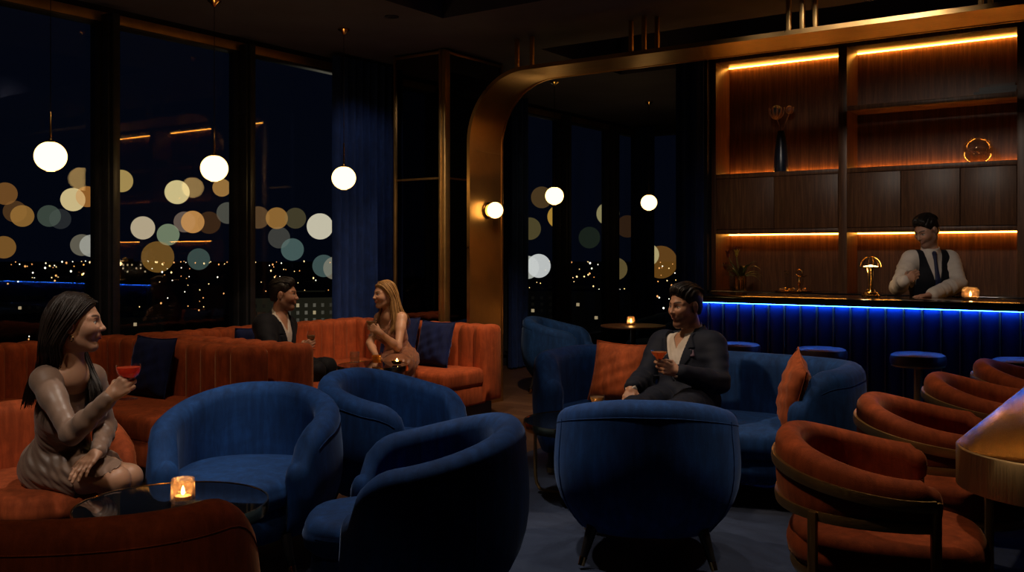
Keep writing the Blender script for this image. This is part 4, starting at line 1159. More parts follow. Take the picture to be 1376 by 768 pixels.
def strands(mb, guides, n, r, jit, seed, nseg=18, wave=.0, taper=.25, sides=5):
    """hair locks between neighbouring guide curves (each a list of points)"""
    rr = random.Random(seed)
    def spline(g, t):
        x = t * (len(g) - 1); i = min(int(x), len(g) - 2); f = x - i
        p0, p1, p2, p3 = g[max(i - 1, 0)], g[i], g[i + 1], g[min(i + 2, len(g) - 1)]
        return .5 * ((2 * p1) + (p2 - p0) * f + (2 * p0 - 5 * p1 + 4 * p2 - p3) * f * f + (3 * p1 - p0 - 3 * p2 + p3) * f ** 3)
    for k in range(n):
        x = rr.random() * (len(guides) - 1); i = min(int(x), len(guides) - 2); f = x - i
        end = rr.uniform(.86, 1.0); ph = rr.uniform(0, 6.28); j = Vector((rr.gauss(0, jit), rr.gauss(0, jit), rr.gauss(0, jit * .5)))
        pts = []; rad = []
        for q in range(nseg):
            t = q / (nseg - 1) * end; p = spline(guides[i], t).lerp(spline(guides[i + 1], t), f)
            w = wave * t * math.sin(t * 9 + ph * .35 + i); p = p + j * (.35 + .9 * t) + Vector((w, w * .6, 0))
            pts.append(p); rad.append(r * rr.uniform(.85, 1.1) * (min(1, .55 + t * 2)) * (1 - (1 - taper) * max(0, t - .6) / .4))
        mb.tube(pts, rad, sides)
class Body:
    def __init__(s, fem, h, shR, shL, elR, elL, wrR, wrL, hipR, hipL, knR, knL, anR, anL, S=1.0, waist=1.0):
        s.fem, s.h, s.S = fem, h, S
        for k, v in dict(shR=shR, shL=shL, elR=elR, elL=elL, wrR=wrR, wrL=wrL, hipR=hipR, hipL=hipL, knR=knR, knL=knL, anR=anR, anL=anL).items(): setattr(s, k, Vector(v))
        s.msh, s.mhip = (s.shR + s.shL) / 2, (s.hipR + s.hipL) / 2
        s.up = unit(s.msh - s.mhip); lat = s.shL - s.shR; s.lat = unit(lat - s.up * lat.dot(s.up)); s.fwd = s.lat.cross(s.up)
        hl = s.hipL - s.hipR; s.hlat = unit(hl - Vector((0, 0, hl.z))); s.hf = s.hlat.cross(Vector((0, 0, 1)))
        s.R = np.array([s.fwd, s.lat, s.up], dtype=F32); s.L = (s.msh - s.mhip).length
        s.HR = np.array([s.hf, s.hlat, (0, 0, 1)], dtype=F32)
    def tp(s, x, y, z): return s.mhip + s.fwd * x + s.lat * y + s.up * (z * s.L)
    def tl(s, p): return (p - A3(s.mhip)) @ s.R.T          # torso coordinates (metres)
    def torso(s, g, i=0., k=.055, sh=0.):
        f, S = s.fem, s.S
        g.ell(s.tp(-.022, 0, .02), [x * S + i for x in ((.118, .165, .125) if f else (.125, .160, .13))], s.HR, k)
        g.ell(s.tp(.0, 0, .36), [x * S + i for x in ((.088, .112, .16) if f else (.112, .142, .17))], s.R, k)
        g.ell(s.tp(.004, 0, .70), [x * S + i for x in ((.100, .135, .165) if f else (.122, .168, .175))], s.R, k)
        r = (.050 if f else .062) * S + i
        g.cone(s.shR.lerp(s.shL, .10), s.shR.lerp(s.shL, .90), r + sh, r + sh, .05)
        if f:
            for y in (1, -1): g.ell(s.tp(.078, y * .066, .66), [.058 + i, .056 + i, .058 + i], s.R, .035)
        return g
    def arm(s, g, side, i=0., i2=None, end=1.0, start=0., k=.03):
        sh, el, wr = (s.shR, s.elR, s.wrR) if side == 'R' else (s.shL, s.elL, s.wrL); f, S = s.fem, s.S; i2 = i if i2 is None else i2
        g.cone(sh, sh.lerp(el, .35), (.050 if f else .062) * S + i, (.043 if f else .053) * S + i, .045)
        g.cone(sh.lerp(el, .30), el, (.043 if f else .052) * S + i, (.034 if f else .042) * S + (i + i2) / 2, k)
        g.cone(el, el.lerp(wr, .35), (.035 if f else .042) * S + (i + i2) / 2, (.035 if f else .043) * S + i2, .02)
        g.cone(el.lerp(wr, .3), el.lerp(wr, end), (.035 if f else .043) * S + i2, ((.024 if f else .029) * S if end >= 1 else (.027 if f else .033) * S) + i2, .02)
        return g
    def leg(s, g, side, i=0., i2=None, end=1.0, k=.05):
        h, kn, an = (s.hipR, s.knR, s.anR) if side == 'R' else (s.hipL, s.knL, s.anL); f, S = s.fem, s.S; i2 = i if i2 is None else i2
        g.cone(h, h.lerp(kn, .5), (.092 if f else .092) * S + i, (.076 if f else .078) * S + i, k)
        g.cone(h.lerp(kn, .4), kn, (.079 if f else .080) * S + i, (.054 if f else .058) * S + i, k)
        back = -unit(kn - h); back.z = 0
        if end > 0:
            g.cone(kn, kn.lerp(an, .35) + back * .012, (.053 if f else .057) * S + i2, (.052 if f else .056) * S + i2, .04)
            g.cone(kn.lerp(an, .3) + back * .012, kn.lerp(an, end), (.052 if f else .056) * S + i2, .034 * S + i2, .04)
        return g
    def foot_dir(s, side):
        h, kn = (s.hipR, s.knR) if side == 'R' else (s.hipL, s.knL); d = kn - h; d.z = 0; return unit(d) if d.length > .05 else s.hf
    def foot(s, g, side, i=0., k=.02):
        an = s.anR if side == 'R' else s.anL; d = s.foot_dir(side); z = .035 + i
        a = Vector((an.x, an.y, z)); g.cone(a - d * .045, a + d * .07, .033 + i, .036 + i, k); g.cone(a + d * .06 - Vector((0, 0, .006)), a + d * .155 - Vector((0, 0, .01)), .034 + i, .024 + i, k)
        g.cone(an, a, .034 + i, .034 + i, k); return g
    def bounds(s, extra=.16):
        ps = [getattr(s, k) for k in ('shR', 'shL', 'elR', 'elL', 'wrR', 'wrL', 'hipR', 'hipL', 'knR', 'knL', 'anR', 'anL')]
        lo = Vector([min(p[i] for p in ps) for i in range(3)]) - Vector((extra,) * 3); hi = Vector([max(p[i] for p in ps) for i in range(3)]) + Vector((extra,) * 3)
        return lo, hi
def plane_cut(pt, nrm):                 # removes what lies beyond pt in direction nrm
    a, n_ = A3(pt), A3(unit(nrm)); return lambda p: (p - a) @ n_
def folds(amp, axis, freq, warp, seed=0.):
    a, w = A3(unit(axis)), A3(unit(warp))
    def fn(p):
        q = p @ a; r = p @ w; t = p @ np.cross(a, w)
        return amp * (np.sin(freq * q + 5 * np.sin(9 * r + seed) + 4 * np.sin(13 * t + seed * 2)) * .6 + .4 * np.sin(freq * 1.9 * q + 6 * np.sin(7 * t + 1 + seed) + 11 * r))
    return fn
def face_dir(px, py, d, turn, pitch=0.):
    """turn 0 = looks to the image right, 90 = at the camera, 180 = to the image left"""
    r = P(px, py, d) - Vector((0, 0, CAMZ)); r.z = 0; r.normalize(); right = r.cross(Vector((0, 0, 1)))
    a = ang(turn); v = right * math.cos(a) - r * math.sin(a); return unit(v + Vector((0, 0, math.tan(ang(pitch)))))
AWAY = Vector((-SY, CYW, 0)); RIGHT = Vector((CYW, SY, 0)); UPV = Vector((0, 0, 1))
def person(label, b, org):
    return thing('person', label, 'person', org)
def build_body(b, hd, t, org, tones, hands, feet=True, neck=None):
    g = Sdf(); b.torso(g); 
    for sd in 'RL': b.arm(g, sd); b.leg(g, sd); b.foot(g, sd)
    nb = neck or b.tp(-.005, 0, 1.0); nr = (.050 if b.fem else .060) * b.S
    g.cone(nb - b.up * .03, hd.p(-.015, 0, -.06), nr, nr * .96, .05)
    g.cone(nb - b.up * .03, b.shR.lerp(b.shL, .3), .045, .04, .05); g.cone(nb - b.up * .03, b.shR.lerp(b.shL, .7), .045, .04, .05)
    hd.build(g)
    for kw in hands: hand(g, **kw)
    lo, hi = b.bounds(); lo.z = -.02; hi.z = max(hi.z, hd.c.z + .17)
    for i in range(2): lo[i] = min(lo[i], hd.c[i] - .16); hi[i] = max(hi[i], hd.c[i] + .16)
    return sdf_obj('body', g, lo, hi, b.h, M['skin'], t, org, tones, 1)
def cap(hd, infl=.010, thr=.012, nape=-.07, front=None):
    g = Sdf(); S = hd.S
    g.ell(hd.p(-.014, 0, .038), [(x + infl) * S for x in (.098, .077, .086)], hd.R, .01)
    g.ell(hd.p(-.045, 0, -.02), [(x + infl) * S for x in (.062, .066, .075)], hd.R, .03 * S)
    c = A3(hd.c); R = hd.R
    g.cut(lambda p: (((p - c) @ R.T / S) @ np.array([.75, 0, -.66], dtype=F32) - thr) * S)
    g.cut(lambda p: (nape - ((p - c) @ R.T / S)[:, 2]) * S)
    return g
def hd_bounds(hd, e=.16): return hd.c - Vector((e, e, e)), hd.c + Vector((e, e, e))

# ================================================================== woman in the taupe dress (left)
H1 = .0032
hd = Head(P(101, 433, 4.08), face_dir(101, 433, 4.08, 10, -1), (0, 0, 1), .965, True)
b = Body(True, H1, P(60, 511, 4.02), P(124, 508, 4.27), P(96, 583, 3.84), P(143, 573, 4.34), P(147, 534, 3.80), P(132, 606, 4.13),
         P(64, 630, 4.26), P(95, 625, 4.40), P(156, 645, 4.15), P(173, 641, 4.32), P(150, 768, 4.22), P(168, 752, 4.36), .97)
org = Vector((b.mhip.x, b.mhip.y, 0))
t = person('woman with long dark hair in a taupe dress raising a coral cocktail', b, org)
build_body(b, hd, t, org, hd.tones((.43, .235, .15), (.34, .085, .07), (.035, .018, .012)),
           [dict(wr=b.wrR, d=P(174, 510, 3.80) - b.wrR, n=AWAY, thumb_side=1, curl={'i': (38, 62, 40), 'm': (44, 66, 42), 'r': (50, 66, 42), 'l': (54, 62, 40)}, S=.92, thumb=(.75, .6, .5)),
            dict(wr=b.wrL, d=P(113, 625, 4.05) - b.wrL, n=(0, 0, -1), thumb_side=-1, curl=(8, 14, 12), S=.92, thumb=(.1, .1, .1), spread=.09)], neck=P(99, 497, 4.10))
g = Sdf(); b.torso(g, .008)
for sd in 'RL':
    b.arm(g, sd, .008, .007, .985)
    b.leg(g, sd, .010, end=0)
g.cone(b.mhip, (b.knR + b.knL) / 2, .10, .07, .10)
nk = P(98, 486, 4.08); a3 = A3(nk)
g.cut(lambda p: .064 - np.sqrt((((p - a3) * np.array([1, 1, .9], dtype=F32)) ** 2).sum(1)), .01)
hem = b.mhip.lerp((b.knR + b.knL) / 2, .62)
hn = unit((b.knR + b.knL) / 2 - b.mhip); g.cut(lambda p, a=A3(hem), n_=A3(hn), k_=A3(b.elR), k2=A3(b.elL), w1=A3(b.wrR), w2=A3(b.wrL), tz=A3(b.mhip): np.where((p[:, 2] < .60) & (np.sqrt(((p - w2) ** 2).sum(1)) > .11), (p - a) @ n_, -1))
f1 = folds(.0042, b.up + b.fwd * .25, 120, b.lat, 1.); f2 = folds(.0020, unit(b.elR - b.wrR) + AWAY * .5 + UPV * .3, 85, UPV + RIGHT * .4, 2.); f3 = folds(.0020, unit(b.elL - b.wrL) + RIGHT * .5, 85, UPV + AWAY * .3, 3.); f4 = folds(.0028, b.shR - b.elR, 85, b.fwd, .5)
def dress_fold(p):
    q = b.tl(p); m = np.clip((.30 - q[:, 2]) / .12, 0, 1); 
    dR = np.sqrt(((p - A3(b.elR.lerp(b.wrR, .5))) ** 2).sum(1)); dL = np.sqrt(((p - A3(b.elL.lerp(b.wrL, .5))) ** 2).sum(1)); dU = np.sqrt(((p - A3(b.elR)) ** 2).sum(1))
    mR, mL, mU = np.clip((.17 - dR) / .05, 0, 1), np.clip((.15 - dL) / .05, 0, 1), np.clip((.14 - dU) / .08, 0, 1)
    return f1(p) * m * (1 - mR) * (1 - mL) + f2(p) * mR + f3(p) * mL + f4(p) * mU * (1 - mR)
g.disp(dress_fold)
M['satin'] = mat_cloth('taupe_satin', (.20, .125, .090), .42, .15, .10, (1, 1, 1), .45)
lo, hi = b.bounds()
sdf_obj('dress', g, lo, hi, H1, M['satin'], t, org, None, 1)
M['hair_dark'] = mat_hair('dark_brown_hair', (.006, .004, .0035), (.026, .016, .012))
g = cap(hd, .011, .010, -.10); g.cone(hd.p(-.06, 0, -.03), P(70, 490, 4.18), .07, .055, .05); g.cone(P(70, 490, 4.18), P(46, 530, 4.2), .055, .030, .04)
lo, hi = hd_bounds(hd, .30); ho = sdf_obj('hair', g, lo, hi, .004, M['hair_dark'], t, org, None, 2)
w_ = lambda *l: [Vector(x) for x in l]
hp = hd.p
G = [w_(hp(.084, -.004, .088), hp(.060, -.050, .078), hp(.022, -.084, .032), hp(-.030, -.091, -.035), hp(-.060, -.088, -.095), P(76, 489, 4.04), P(56, 512, 3.985), P(47, 540, 4.0)),
     w_(hp(.045, -.004, .121), hp(.03, -.058, .108), hp(-.005, -.092, .04), hp(-.048, -.095, -.03), hp(-.082, -.088, -.1), P(68, 490, 4.05), P(49, 515, 4.03), P(41, 546, 4.08)),
     w_(hp(-.03, -.003, .135), hp(-.05, -.060, .11), hp(-.085, -.082, .03), hp(-.108, -.075, -.05), hp(-.115, -.06, -.12), P(58, 488, 4.1), P(44, 514, 4.12), P(36, 547, 4.17)),
     w_(hp(-.085, 0, .11), hp(-.118, -.03, .04), hp(-.13, -.03, -.05), hp(-.135, -.02, -.13), P(54, 492, 4.18), P(42, 518, 4.22), P(36, 550, 4.24))]
mb = MB(); strands(mb, G, 480, .0031, .0075, 3, 20, .004, sides=4)
G2 = [w_(hp(.084, .004, .088), hp(.064, .052, .078), hp(.028, .084, .03), hp(.010, .088, -.05), hp(.018, .080, -.12), P(121, 498, 4.13), P(131, 522, 4.10), P(131, 548, 4.08)),
      w_(hp(.03, .003, .128), hp(.02, .06, .105), hp(-.01, .092, .03), hp(-.012, .094, -.06), hp(-.005, .085, -.13), P(114, 502, 4.2), P(124, 528, 4.14), P(126, 552, 4.12)),
      w_(hp(-.04, .003, .132), hp(-.06, .06, .1), hp(-.08, .085, .02), hp(-.06, .085, -.07), hp(-.05, .07, -.14), P(104, 505, 4.24), P(112, 530, 4.22), P(118, 550, 4.2))]
strands(mb, G2, 300, .0031, .0075, 4, 20, .004, sides=4)
mb.v = [tuple(Vector(p) - org) for p in mb.v]; mb.build('hair_locks', M['hair_dark'], ho, sharp=None)
M['gold'] = mat_plain('gold', (.8, .5, .2), .2, 1.)
e = hp(.002, -.084, -.052) - org; mb = MB(); mb.ball(e, .006, (1, 1, 1), 12, 8); mb.tube([e + Vector((.011 * math.cos(a), 0, -.012 + .011 * math.sin(a))) for a in [2 * PI * k / 16 for k in range(16)]], .0022, 6, closed=True); mb.build('earring', M['gold'], t)
q = b.wrR + unit(P(174, 510, 3.80) - b.wrR) * .084 + AWAY * .030
stem_glass('coupe of coral cocktail held up by the dark-haired woman', (q.x, q.y, q.z - .066), 'coupe', 'drink_coral', .80, s=.98)

def lapel_disp(b, wfun, width, amp=.006, zlo=.25):
    def fn(p):
        q = b.tl(p); z = q[:, 2] / b.L; y = np.abs(q[:, 1]); w = wfun(z)
        wd = width * np.clip((z - zlo) / .35, .15, 1) * np.where(z > .80, np.clip((1.12 - z) / .3, .35, 1) * 1.0, 1) * np.where((z > .775) & (z < .80), .55, 1)
        on = (q[:, 0] > .0) & (z > zlo) & (z < 1.1)
        return -amp * on * np.clip((w + wd - y) / .004, 0, 1)
    return fn
def vcut(b, wfun, xmin=.0):
    def fn(p):
        q = b.tl(p); z = q[:, 2] / b.L; return np.minimum(wfun(z) - np.abs(q[:, 1]), q[:, 0] - xmin)
    return fn
def suit_man(label, b, hd, tones, hands, nk, suit='suit', hairm='hair_black', wv=.075, zv=.22, extra=None, wavy=0., hs=5):
    org = Vector((b.mhip.x, b.mhip.y, 0)); t = person(label, b, org); lo, hi = b.bounds(.18); hi.z = max(hi.z, nk.z + .1)
    build_body(b, hd, t, org, tones, hands, neck=nk)
    wf = lambda z: np.clip((z - zv) / (1 - zv), 0, 1.2) * wv
    # shirt: chest, collar and the cuffs
    g = Sdf(); b.torso(g, .010)
    g.cone(nk - b.up * .045, nk.lerp(hd.p(-.02, 0, -.06), .42), .080 * b.S, .064 * b.S, .03)
    for sd in 'RL': b.arm(g, sd, .006, .010, 1.0)
    ax = unit(hd.p(-.02, 0, -.06) - nk); top = nk + ax * .045
    g.cut(lambda p, a=A3(top), n_=A3(unit(ax + b.fwd * .35)): (p - a) @ n_)
    inner = Sdf().cone(nk - ax * .03, hd.p(-.015, 0, -.04), .0625 * b.S, .0605 * b.S)
    g.cut(lambda p: np.maximum(-inner(p), -((p - A3(nk)) @ A3(ax)) - .02) * 1.0 if False else -np.maximum(inner(p), .0 - ((p - A3(nk)) @ A3(ax))))
    g.cut(vcut(b, lambda z: np.clip((z - .84) / .2, 0, 1.2) * .034 - .001, .03))
    g.cut(plane_cut(b.wrR.lerp(b.elR, .04), b.wrR - b.elR)) if False else None
    g.disp(folds(.0018, b.lat + b.up * .2, 130, b.up, 1.))
    sdf_obj('shirt', g, lo, hi, b.h, M['shirt'], t, org, None, 2)
    g = Sdf(); b.torso(g, .024, sh=.010)
    for sd in 'RL': b.arm(g, sd, .020, .020, .93)
    for sd in 'RL': 
        h_, k_ = (b.hipR, b.knR) if sd == 'R' else (b.hipL, b.knL); g.cone(h_, h_.lerp(k_, .28), .112, .104, .05)
    g.cone(nk - b.up * .05, nk + ax * .012, .096, .082, .04)
    neckhole = Sdf().cone(nk - ax * .04, nk + ax * .16, .074 * b.S, .078 * b.S)
    g.cut(lambda p: -neckhole(p), .006)
    g.disp(lapel_disp(b, wf, .058, .0075))
    g.cut(vcut(b, wf, .0))
    for a_, e_, s_ in ((b.shR, b.elR, 1.), (b.elR, b.wrR, 2.), (b.shL, b.elL, 3.), (b.elL, b.wrL, 4.)):
        f = folds(.0030, (a_ - e_).normalized() + b.fwd * .55 + b.lat * .3, 46, UPV + b.lat * .5, s_); m_ = a_.lerp(e_, .75)
        g.disp(lambda p, f=f, m_=A3(m_): f(p) * np.clip((.20 - np.sqrt(((p - m_) ** 2).sum(1))) / .1, 0, 1))
    ex = b.elR.lerp(b.wrR, .90)
    jo = sdf_obj('jacket', g, lo, hi, b.h, M[suit], t, org, None, 2)
    g = Sdf(); g.ell(b.mhip - UPV * .01, (.145, .185, .12), b.HR, .05)
    for sd in 'RL': b.leg(g, sd, .014, .020, .97)
    g.disp(folds(.003, b.knR - b.hipR, 60, UPV, 2.))
    sdf_obj('trousers', g, lo, hi, .006, M[suit], t, org, None, 1)
    for sd in 'RL':
        g = Sdf(); b.foot(g, sd, .007); an = b.anR if sd == 'R' else b.anL
        g.cut(plane_cut((an.x, an.y, .004), (0, 0, -1))); sdf_obj('shoe', g, an - Vector((.3, .3, .15)), an + Vector((.3, .3, .2)), .006, M['shoe'], t, org, None, 1)
    short_hair(hd, t, org, hairm, wavy, hs); return t, org
def short_hair(hd, t, org, hairm, wavy=.004, seed=5, n=230, lift=.012, hh=.0032):
    g = Sdf(); S = hd.S; ec = A3(hd.c); R = hd.R
    g.ell(hd.p(-.014, 0, .046), [x * S for x in (.106, .0805, .090)], hd.R, .01)
    g.ell(hd.p(-.045, 0, -.015), [x * S for x in (.066, .0690, .078)], hd.R, .03 * S)
    def L_(p): return (p - ec) @ R.T / S
    g.cut(lambda p: (L_(p) @ np.array([.80, 0, -.60], dtype=F32) - .016) * S)
    g.cut(lambda p: (-.062 - L_(p)[:, 2]) * S)
    def side(p):                                   # free the ears and the cheek in front of them
        L = L_(p); a = .036 - np.sqrt((L[:, 0] + .004) ** 2 + (L[:, 2] + .012) ** 2)
        return np.maximum(a, np.minimum(L[:, 0] + .010, -.006 - L[:, 2])) * S
    g.cut(side, .004)
    sd = float(seed)
    def tex(p):
        L = L_(p); return (-.004 * np.sin(75 * L[:, 0] + 5 * np.sin(40 * L[:, 1] + sd)) * np.sin(65 * L[:, 1] + 4 * np.sin(30 * L[:, 2])) - .002) * np.clip((L[:, 2] - .03) / .03, 0, 1) * S
    g.disp(tex); lo, hi = hd_bounds(hd, .15); ho = sdf_obj('hair', g, lo, hi, hh, M[hairm], t, org, None, 1)
    mb = MB(); hp = hd.p; G = []
    for y in (-.060, -.042, -.02, .0, .02, .042, .060):
        k = math.sqrt(max(0, 1 - (y / .084) ** 2))
        G.append([hp(.074 * k + .012, y * .9, .080 * k + .010), hp(.066 * k + .006, y, .112 * k + .006 + lift * .8), hp(.03, y, .132 * k + lift * .6), hp(-.03, y, .134 * k + lift * .3), hp(-.075 - .01 * k, y, .112 * k), hp(-.100, y * .9, .06 * k)])
    strands(mb, G, n, .0040, .0045, seed, 14, wavy); mb.v = [tuple(Vector(p) - org) for p in mb.v]; mb.build('hair_locks', M[hairm], ho, sharp=None)
M['hair_black'] = mat_hair('black_hair', (.005, .004, .004), (.022, .016, .013))
M['suit'] = mat_cloth('navy_suit', (.0036, .0066, .0190), .72, .03, .03, (1, 1, 1), .22); M['suit_dark'] = mat_cloth('charcoal_suit', (.0045, .0055, .0105), .75, .03, .03, (1, 1, 1), .22)
M['shirt'] = mat_cloth('white_shirt', (.58, .52, .47), .75, .05, .05); M['shoe'] = mat_plain('black_shoe', (.008, .007, .007), .3)

# ================================================================== man with the martini on the blue sofa
hd = Head(P(921, 410, 6.03), face_dir(921, 410, 6.03, 139, -7), (0, 0, 1), 1.03)
b = Body(False, .0035, P(889, 463, 6.20), P(959, 465, 5.95), P(866, 507, 6.00), P(967, 514, 5.76), P(849, 521, 5.70), P(912, 500, 5.60),
         P(903, 536, 6.0), P(943, 538, 5.88), P(852, 551, 5.52), P(906, 556, 5.36), P(872, 660, 5.66), P(925, 668, 5.5), 1.0)
nk = P(932, 447, 6.06)
tp_, og = suit_man('dark-haired man in navy suit holding a peach cocktail on the blue sofa', b, hd, hd.tones((.42, .22, .14), (.37, .165, .115), (.012, .008, .006), (.09, .05, .036)),
         [dict(wr=b.wrR, d=P(843, 541, 5.60) - b.wrR, n=Vector((0, 0, -1)) + AWAY * .2, thumb_side=1, curl=(14, 22, 16), thumb=(.2, .2, .2), spread=.1),
          dict(wr=b.wrL, d=P(880, 489, 5.58) - b.wrL, n=AWAY, thumb_side=-1, curl={'i': (22, 50, 40), 'm': (30, 56, 42), 'r': (38, 60, 42), 'l': (44, 58, 40)}, thumb=(.6, .5, .4))], nk, wavy=.010, hs=7, wv=.085)
g = Sdf(); c0 = b.tp(.128, .105, .66)
for a_, b_ in ((-.022, .03), (-.006, .042), (.012, .034)): g.cone(c0 + b.lat * a_, c0 + b.lat * (a_ * .9) + b.up * b_, .010, .004, .004)
sdf_obj('pocket_square', g, c0 - Vector((.1, .1, .1)), c0 + Vector((.1, .1, .1)), .0025, mat_cloth('plum_silk', (.075, .04, .075), .5), tp_, og, None, 1)
q = b.wrL + unit(P(880, 489, 5.58) - b.wrL) * .118 + AWAY * .028
stem_glass('martini glass of peach cocktail held by the man on the blue sofa', (q.x, q.y, q.z - .058), 'martini', 'drink_peach', .86)

# ================================================================== man on the banquette
hd = Head(P(381, 395, 7.95), face_dir(381, 395, 7.95, 12, -4), (0, 0, 1), 1.0)
b = Body(False, .0048, P(354, 437, 7.78), P(385, 438, 8.08), P(365, 480, 7.60), P(384, 480, 8.10), P(403, 469, 7.60), P(391, 487, 7.86),
         P(360, 496, 7.80), P(377, 494, 8.0), P(424, 498, 7.76), P(439, 493, 7.95), P(424, 566, 7.80), P(440, 563, 7.98), 1.0)
suit_man('man in charcoal suit and open white shirt seated on the banquette in profile', b, hd, hd.tones((.40, .20, .125), (.35, .15, .105), (.012, .008, .006), (.07, .04, .03)),
         [dict(wr=b.wrR, d=P(424, 458, 7.62) - b.wrR, n=AWAY, thumb_side=1, curl=(40, 62, 40), thumb=(.7, .6, .5)),
          dict(wr=b.wrL, d=P(404, 487, 7.78) - b.wrL, n=(0, 0, -1), thumb_side=-1, curl=(20, 30, 20), thumb=(.2, .2, .2))], P(375, 424, 7.96), 'suit_dark', wavy=.006, hs=9)
q = b.wrR + unit(P(424, 458, 7.62) - b.wrR) * .09 + AWAY * .03
stem_glass('small cocktail glass held by the man on the banquette', (q.x, q.y, q.z - .05), 'tulip', 'drink_clear', .55)

# ================================================================== blonde woman on the banquette
hd = Head(P(517, 395, 8.42), face_dir(517, 395, 8.42, 152, -3), (0, 0, 1), .93, True)
b = Body(True, .0045, P(510, 427, 8.58), P(540, 427, 8.40), P(497, 461, 8.50), P(535, 467, 8.22), P(507, 481, 8.28), P(510, 446, 8.10),
         P(527, 482, 8.62), P(548, 483, 8.50), P(524, 491, 8.18), P(545, 493, 8.12), P(522, 558, 8.20), P(541, 561, 8.12), .93)
org = Vector((b.mhip.x, b.mhip.y, 0)); t = person('blonde woman in a bronze slip dress seated facing the man with a cocktail', b, org)
build_body(b, hd, t, org, hd.tones((.52, .28, .18), (.42, .12, .10), (.16, .09, .045)),
           [dict(wr=b.wrR, d=P(517, 486, 8.15) - b.wrR, n=(0, 0, -1), thumb_side=1, curl=(12, 20, 15), S=.88, thumb=(.2, .2, .2)),
            dict(wr=b.wrL, d=P(494, 436, 8.08) - b.wrL, n=AWAY, thumb_side=-1, curl=(40, 62, 40), S=.9, thumb=(.7, .6, .5))], neck=P(522, 420, 8.46))
g = Sdf(); b.torso(g, .007)
for sd in 'RL': b.leg(g, sd, .012, .03, .75)
g.cone(b.mhip, (b.knR + b.knL) / 2, .10, .08, .08); g.cone((b.knR + b.knL) / 2, ((b.knR + b.knL) + (b.anR + b.anL)) / 4 * 1.0, .085, .10, .06)
def bust(p):
    q = b.tl(p); z = q[:, 2] / b.L
    return (z - (.86 - .9 * np.abs(np.abs(q[:, 1]) - .070) * (q[:, 0] > .02) - .16 * (q[:, 0] < .02))) * .2
g.cut(bust); ff = folds(.004, b.up + b.fwd * .5, 90, b.lat, 2.); g.disp(lambda p: ff(p) * np.clip((.25 - b.tl(p)[:, 2]) / .12, 0, 1))
M['bronze_satin'] = mat_cloth('bronze_satin', (.24, .095, .052), .36, .12, .12, (1, 1, 1), .5)
lo, hi = b.bounds(); sdf_obj('dress', g, lo, hi, .0048, M['bronze_satin'], t, org, None, 1)
for y in (-1, 1):
    pts = [b.tp(.135, y * .072, .80), b.tp(.118, y * .082, .92), b.tp(.07, y * .088, 1.05), b.tp(.0, y * .085, 1.12), b.tp(-.07, y * .07, 1.0), b.tp(-.10, y * .05, .8)]
    MB().tube([p_ - org for p_ in pts], .005, 6).build('shoulder_strap', M['bronze_satin'], t)
M['hair_blonde'] = mat_hair('blonde_hair', (.20, .10, .035), (.46, .27, .11)); hp = hd.p
g = cap(hd, .010, .010, -.10); g.cone(hp(-.06, 0, -.03), b.tp(-.10, 0, .95), .06, .06, .04)
lo, hi = hd_bounds(hd, .28); ho = sdf_obj('hair', g, lo, hi, .005, M['hair_blonde'], t, org, None, 2)
mb = MB()
tq = b.tp
GL = [w_(hp(.084, .004, .088), hp(.062, .052, .078), hp(.020, .086, .030), hp(-.022, .094, -.04), hp(-.02, .09, -.11), tq(.085, .095, .96), tq(.115, .085, .78), tq(.135, .075, .58)),
      w_(hp(.04, .004, .122), hp(.02, .062, .105), hp(-.02, .094, .03), hp(-.055, .092, -.05), hp(-.06, .09, -.13), tq(.03, .12, 1.0), tq(.06, .125, .82), tq(.09, .12, .62)),
      w_(hp(-.04, .0, .132), hp(-.06, .06, .105), hp(-.1, .075, .02), hp(-.11, .075, -.07), hp(-.12, .08, -.15), tq(-.085, .10, 1.0), tq(-.12, .085, .8), tq(-.125, .06, .6))]
GR = [[hd.c + (p_ - hd.c) - hd.r * 2 * (p_ - hd.c).dot(hd.r) if i < 5 else b.mhip + (p_ - b.mhip) - b.lat * 2 * (p_ - b.mhip).dot(b.lat) for i, p_ in enumerate(gg)] for gg in GL]
strands(mb, GL, 260, .0038, .009, 3, 18, .014, sides=4); strands(mb, GR, 260, .0038, .009, 6, 18, .014, sides=4)
mb.v = [tuple(Vector(p) - org) for p in mb.v]; mb.build('hair_locks', M['hair_blonde'], ho, sharp=None)
q = b.wrL + unit(P(494, 436, 8.08) - b.wrL) * .085 + AWAY * .03
stem_glass('coupe of pale cocktail held by the blonde woman', (q.x, q.y, q.z - .072), 'coupe', 'drink_clear', .6)

# ================================================================== barman
hd = Head(P(1245, 309, 8.22), face_dir(1245, 309, 8.22, 130, -27), (0, 0, 1), 1.03)
b = Body(False, .0048, P(1224, 349, 8.26), P(1276, 349, 8.26), P(1206, 386, 8.12), P(1289, 381, 8.12), P(1214, 377, 7.92), P(1252, 396, 7.88),
         P(1238, 433, 8.32), P(1264, 433, 8.32), P(1238, 503, 8.30), P(1264, 503, 8.30), P(1238, 557, 8.34), P(1264, 557, 8.34), 1.0)
b.knR.z = b.knL.z = .50; b.anR.z = b.anL.z = .09
org = Vector((b.mhip.x, b.mhip.y, 0)); t = person('barman in white shirt, navy tie and dark waistcoat mixing a drink behind the bar', b, org)
nk = P(1250, 337, 8.25); build_body(b, hd, t, org, hd.tones((.42, .23, .16), (.36, .17, .125), (.015, .01, .008), (.16, .09, .065)),
           [dict(wr=b.wrR, d=P(1236, 366, 7.86) - b.wrR, n=AWAY - UPV * .2, thumb_side=1, curl=(35, 60, 40), thumb=(.6, .5, .5)),
            dict(wr=b.wrL, d=P(1232, 398, 7.84) - b.wrL, n=(0, 0, -1), thumb_side=-1, curl=(6, 10, 8), thumb=(.0, .0, .0))], neck=nk)
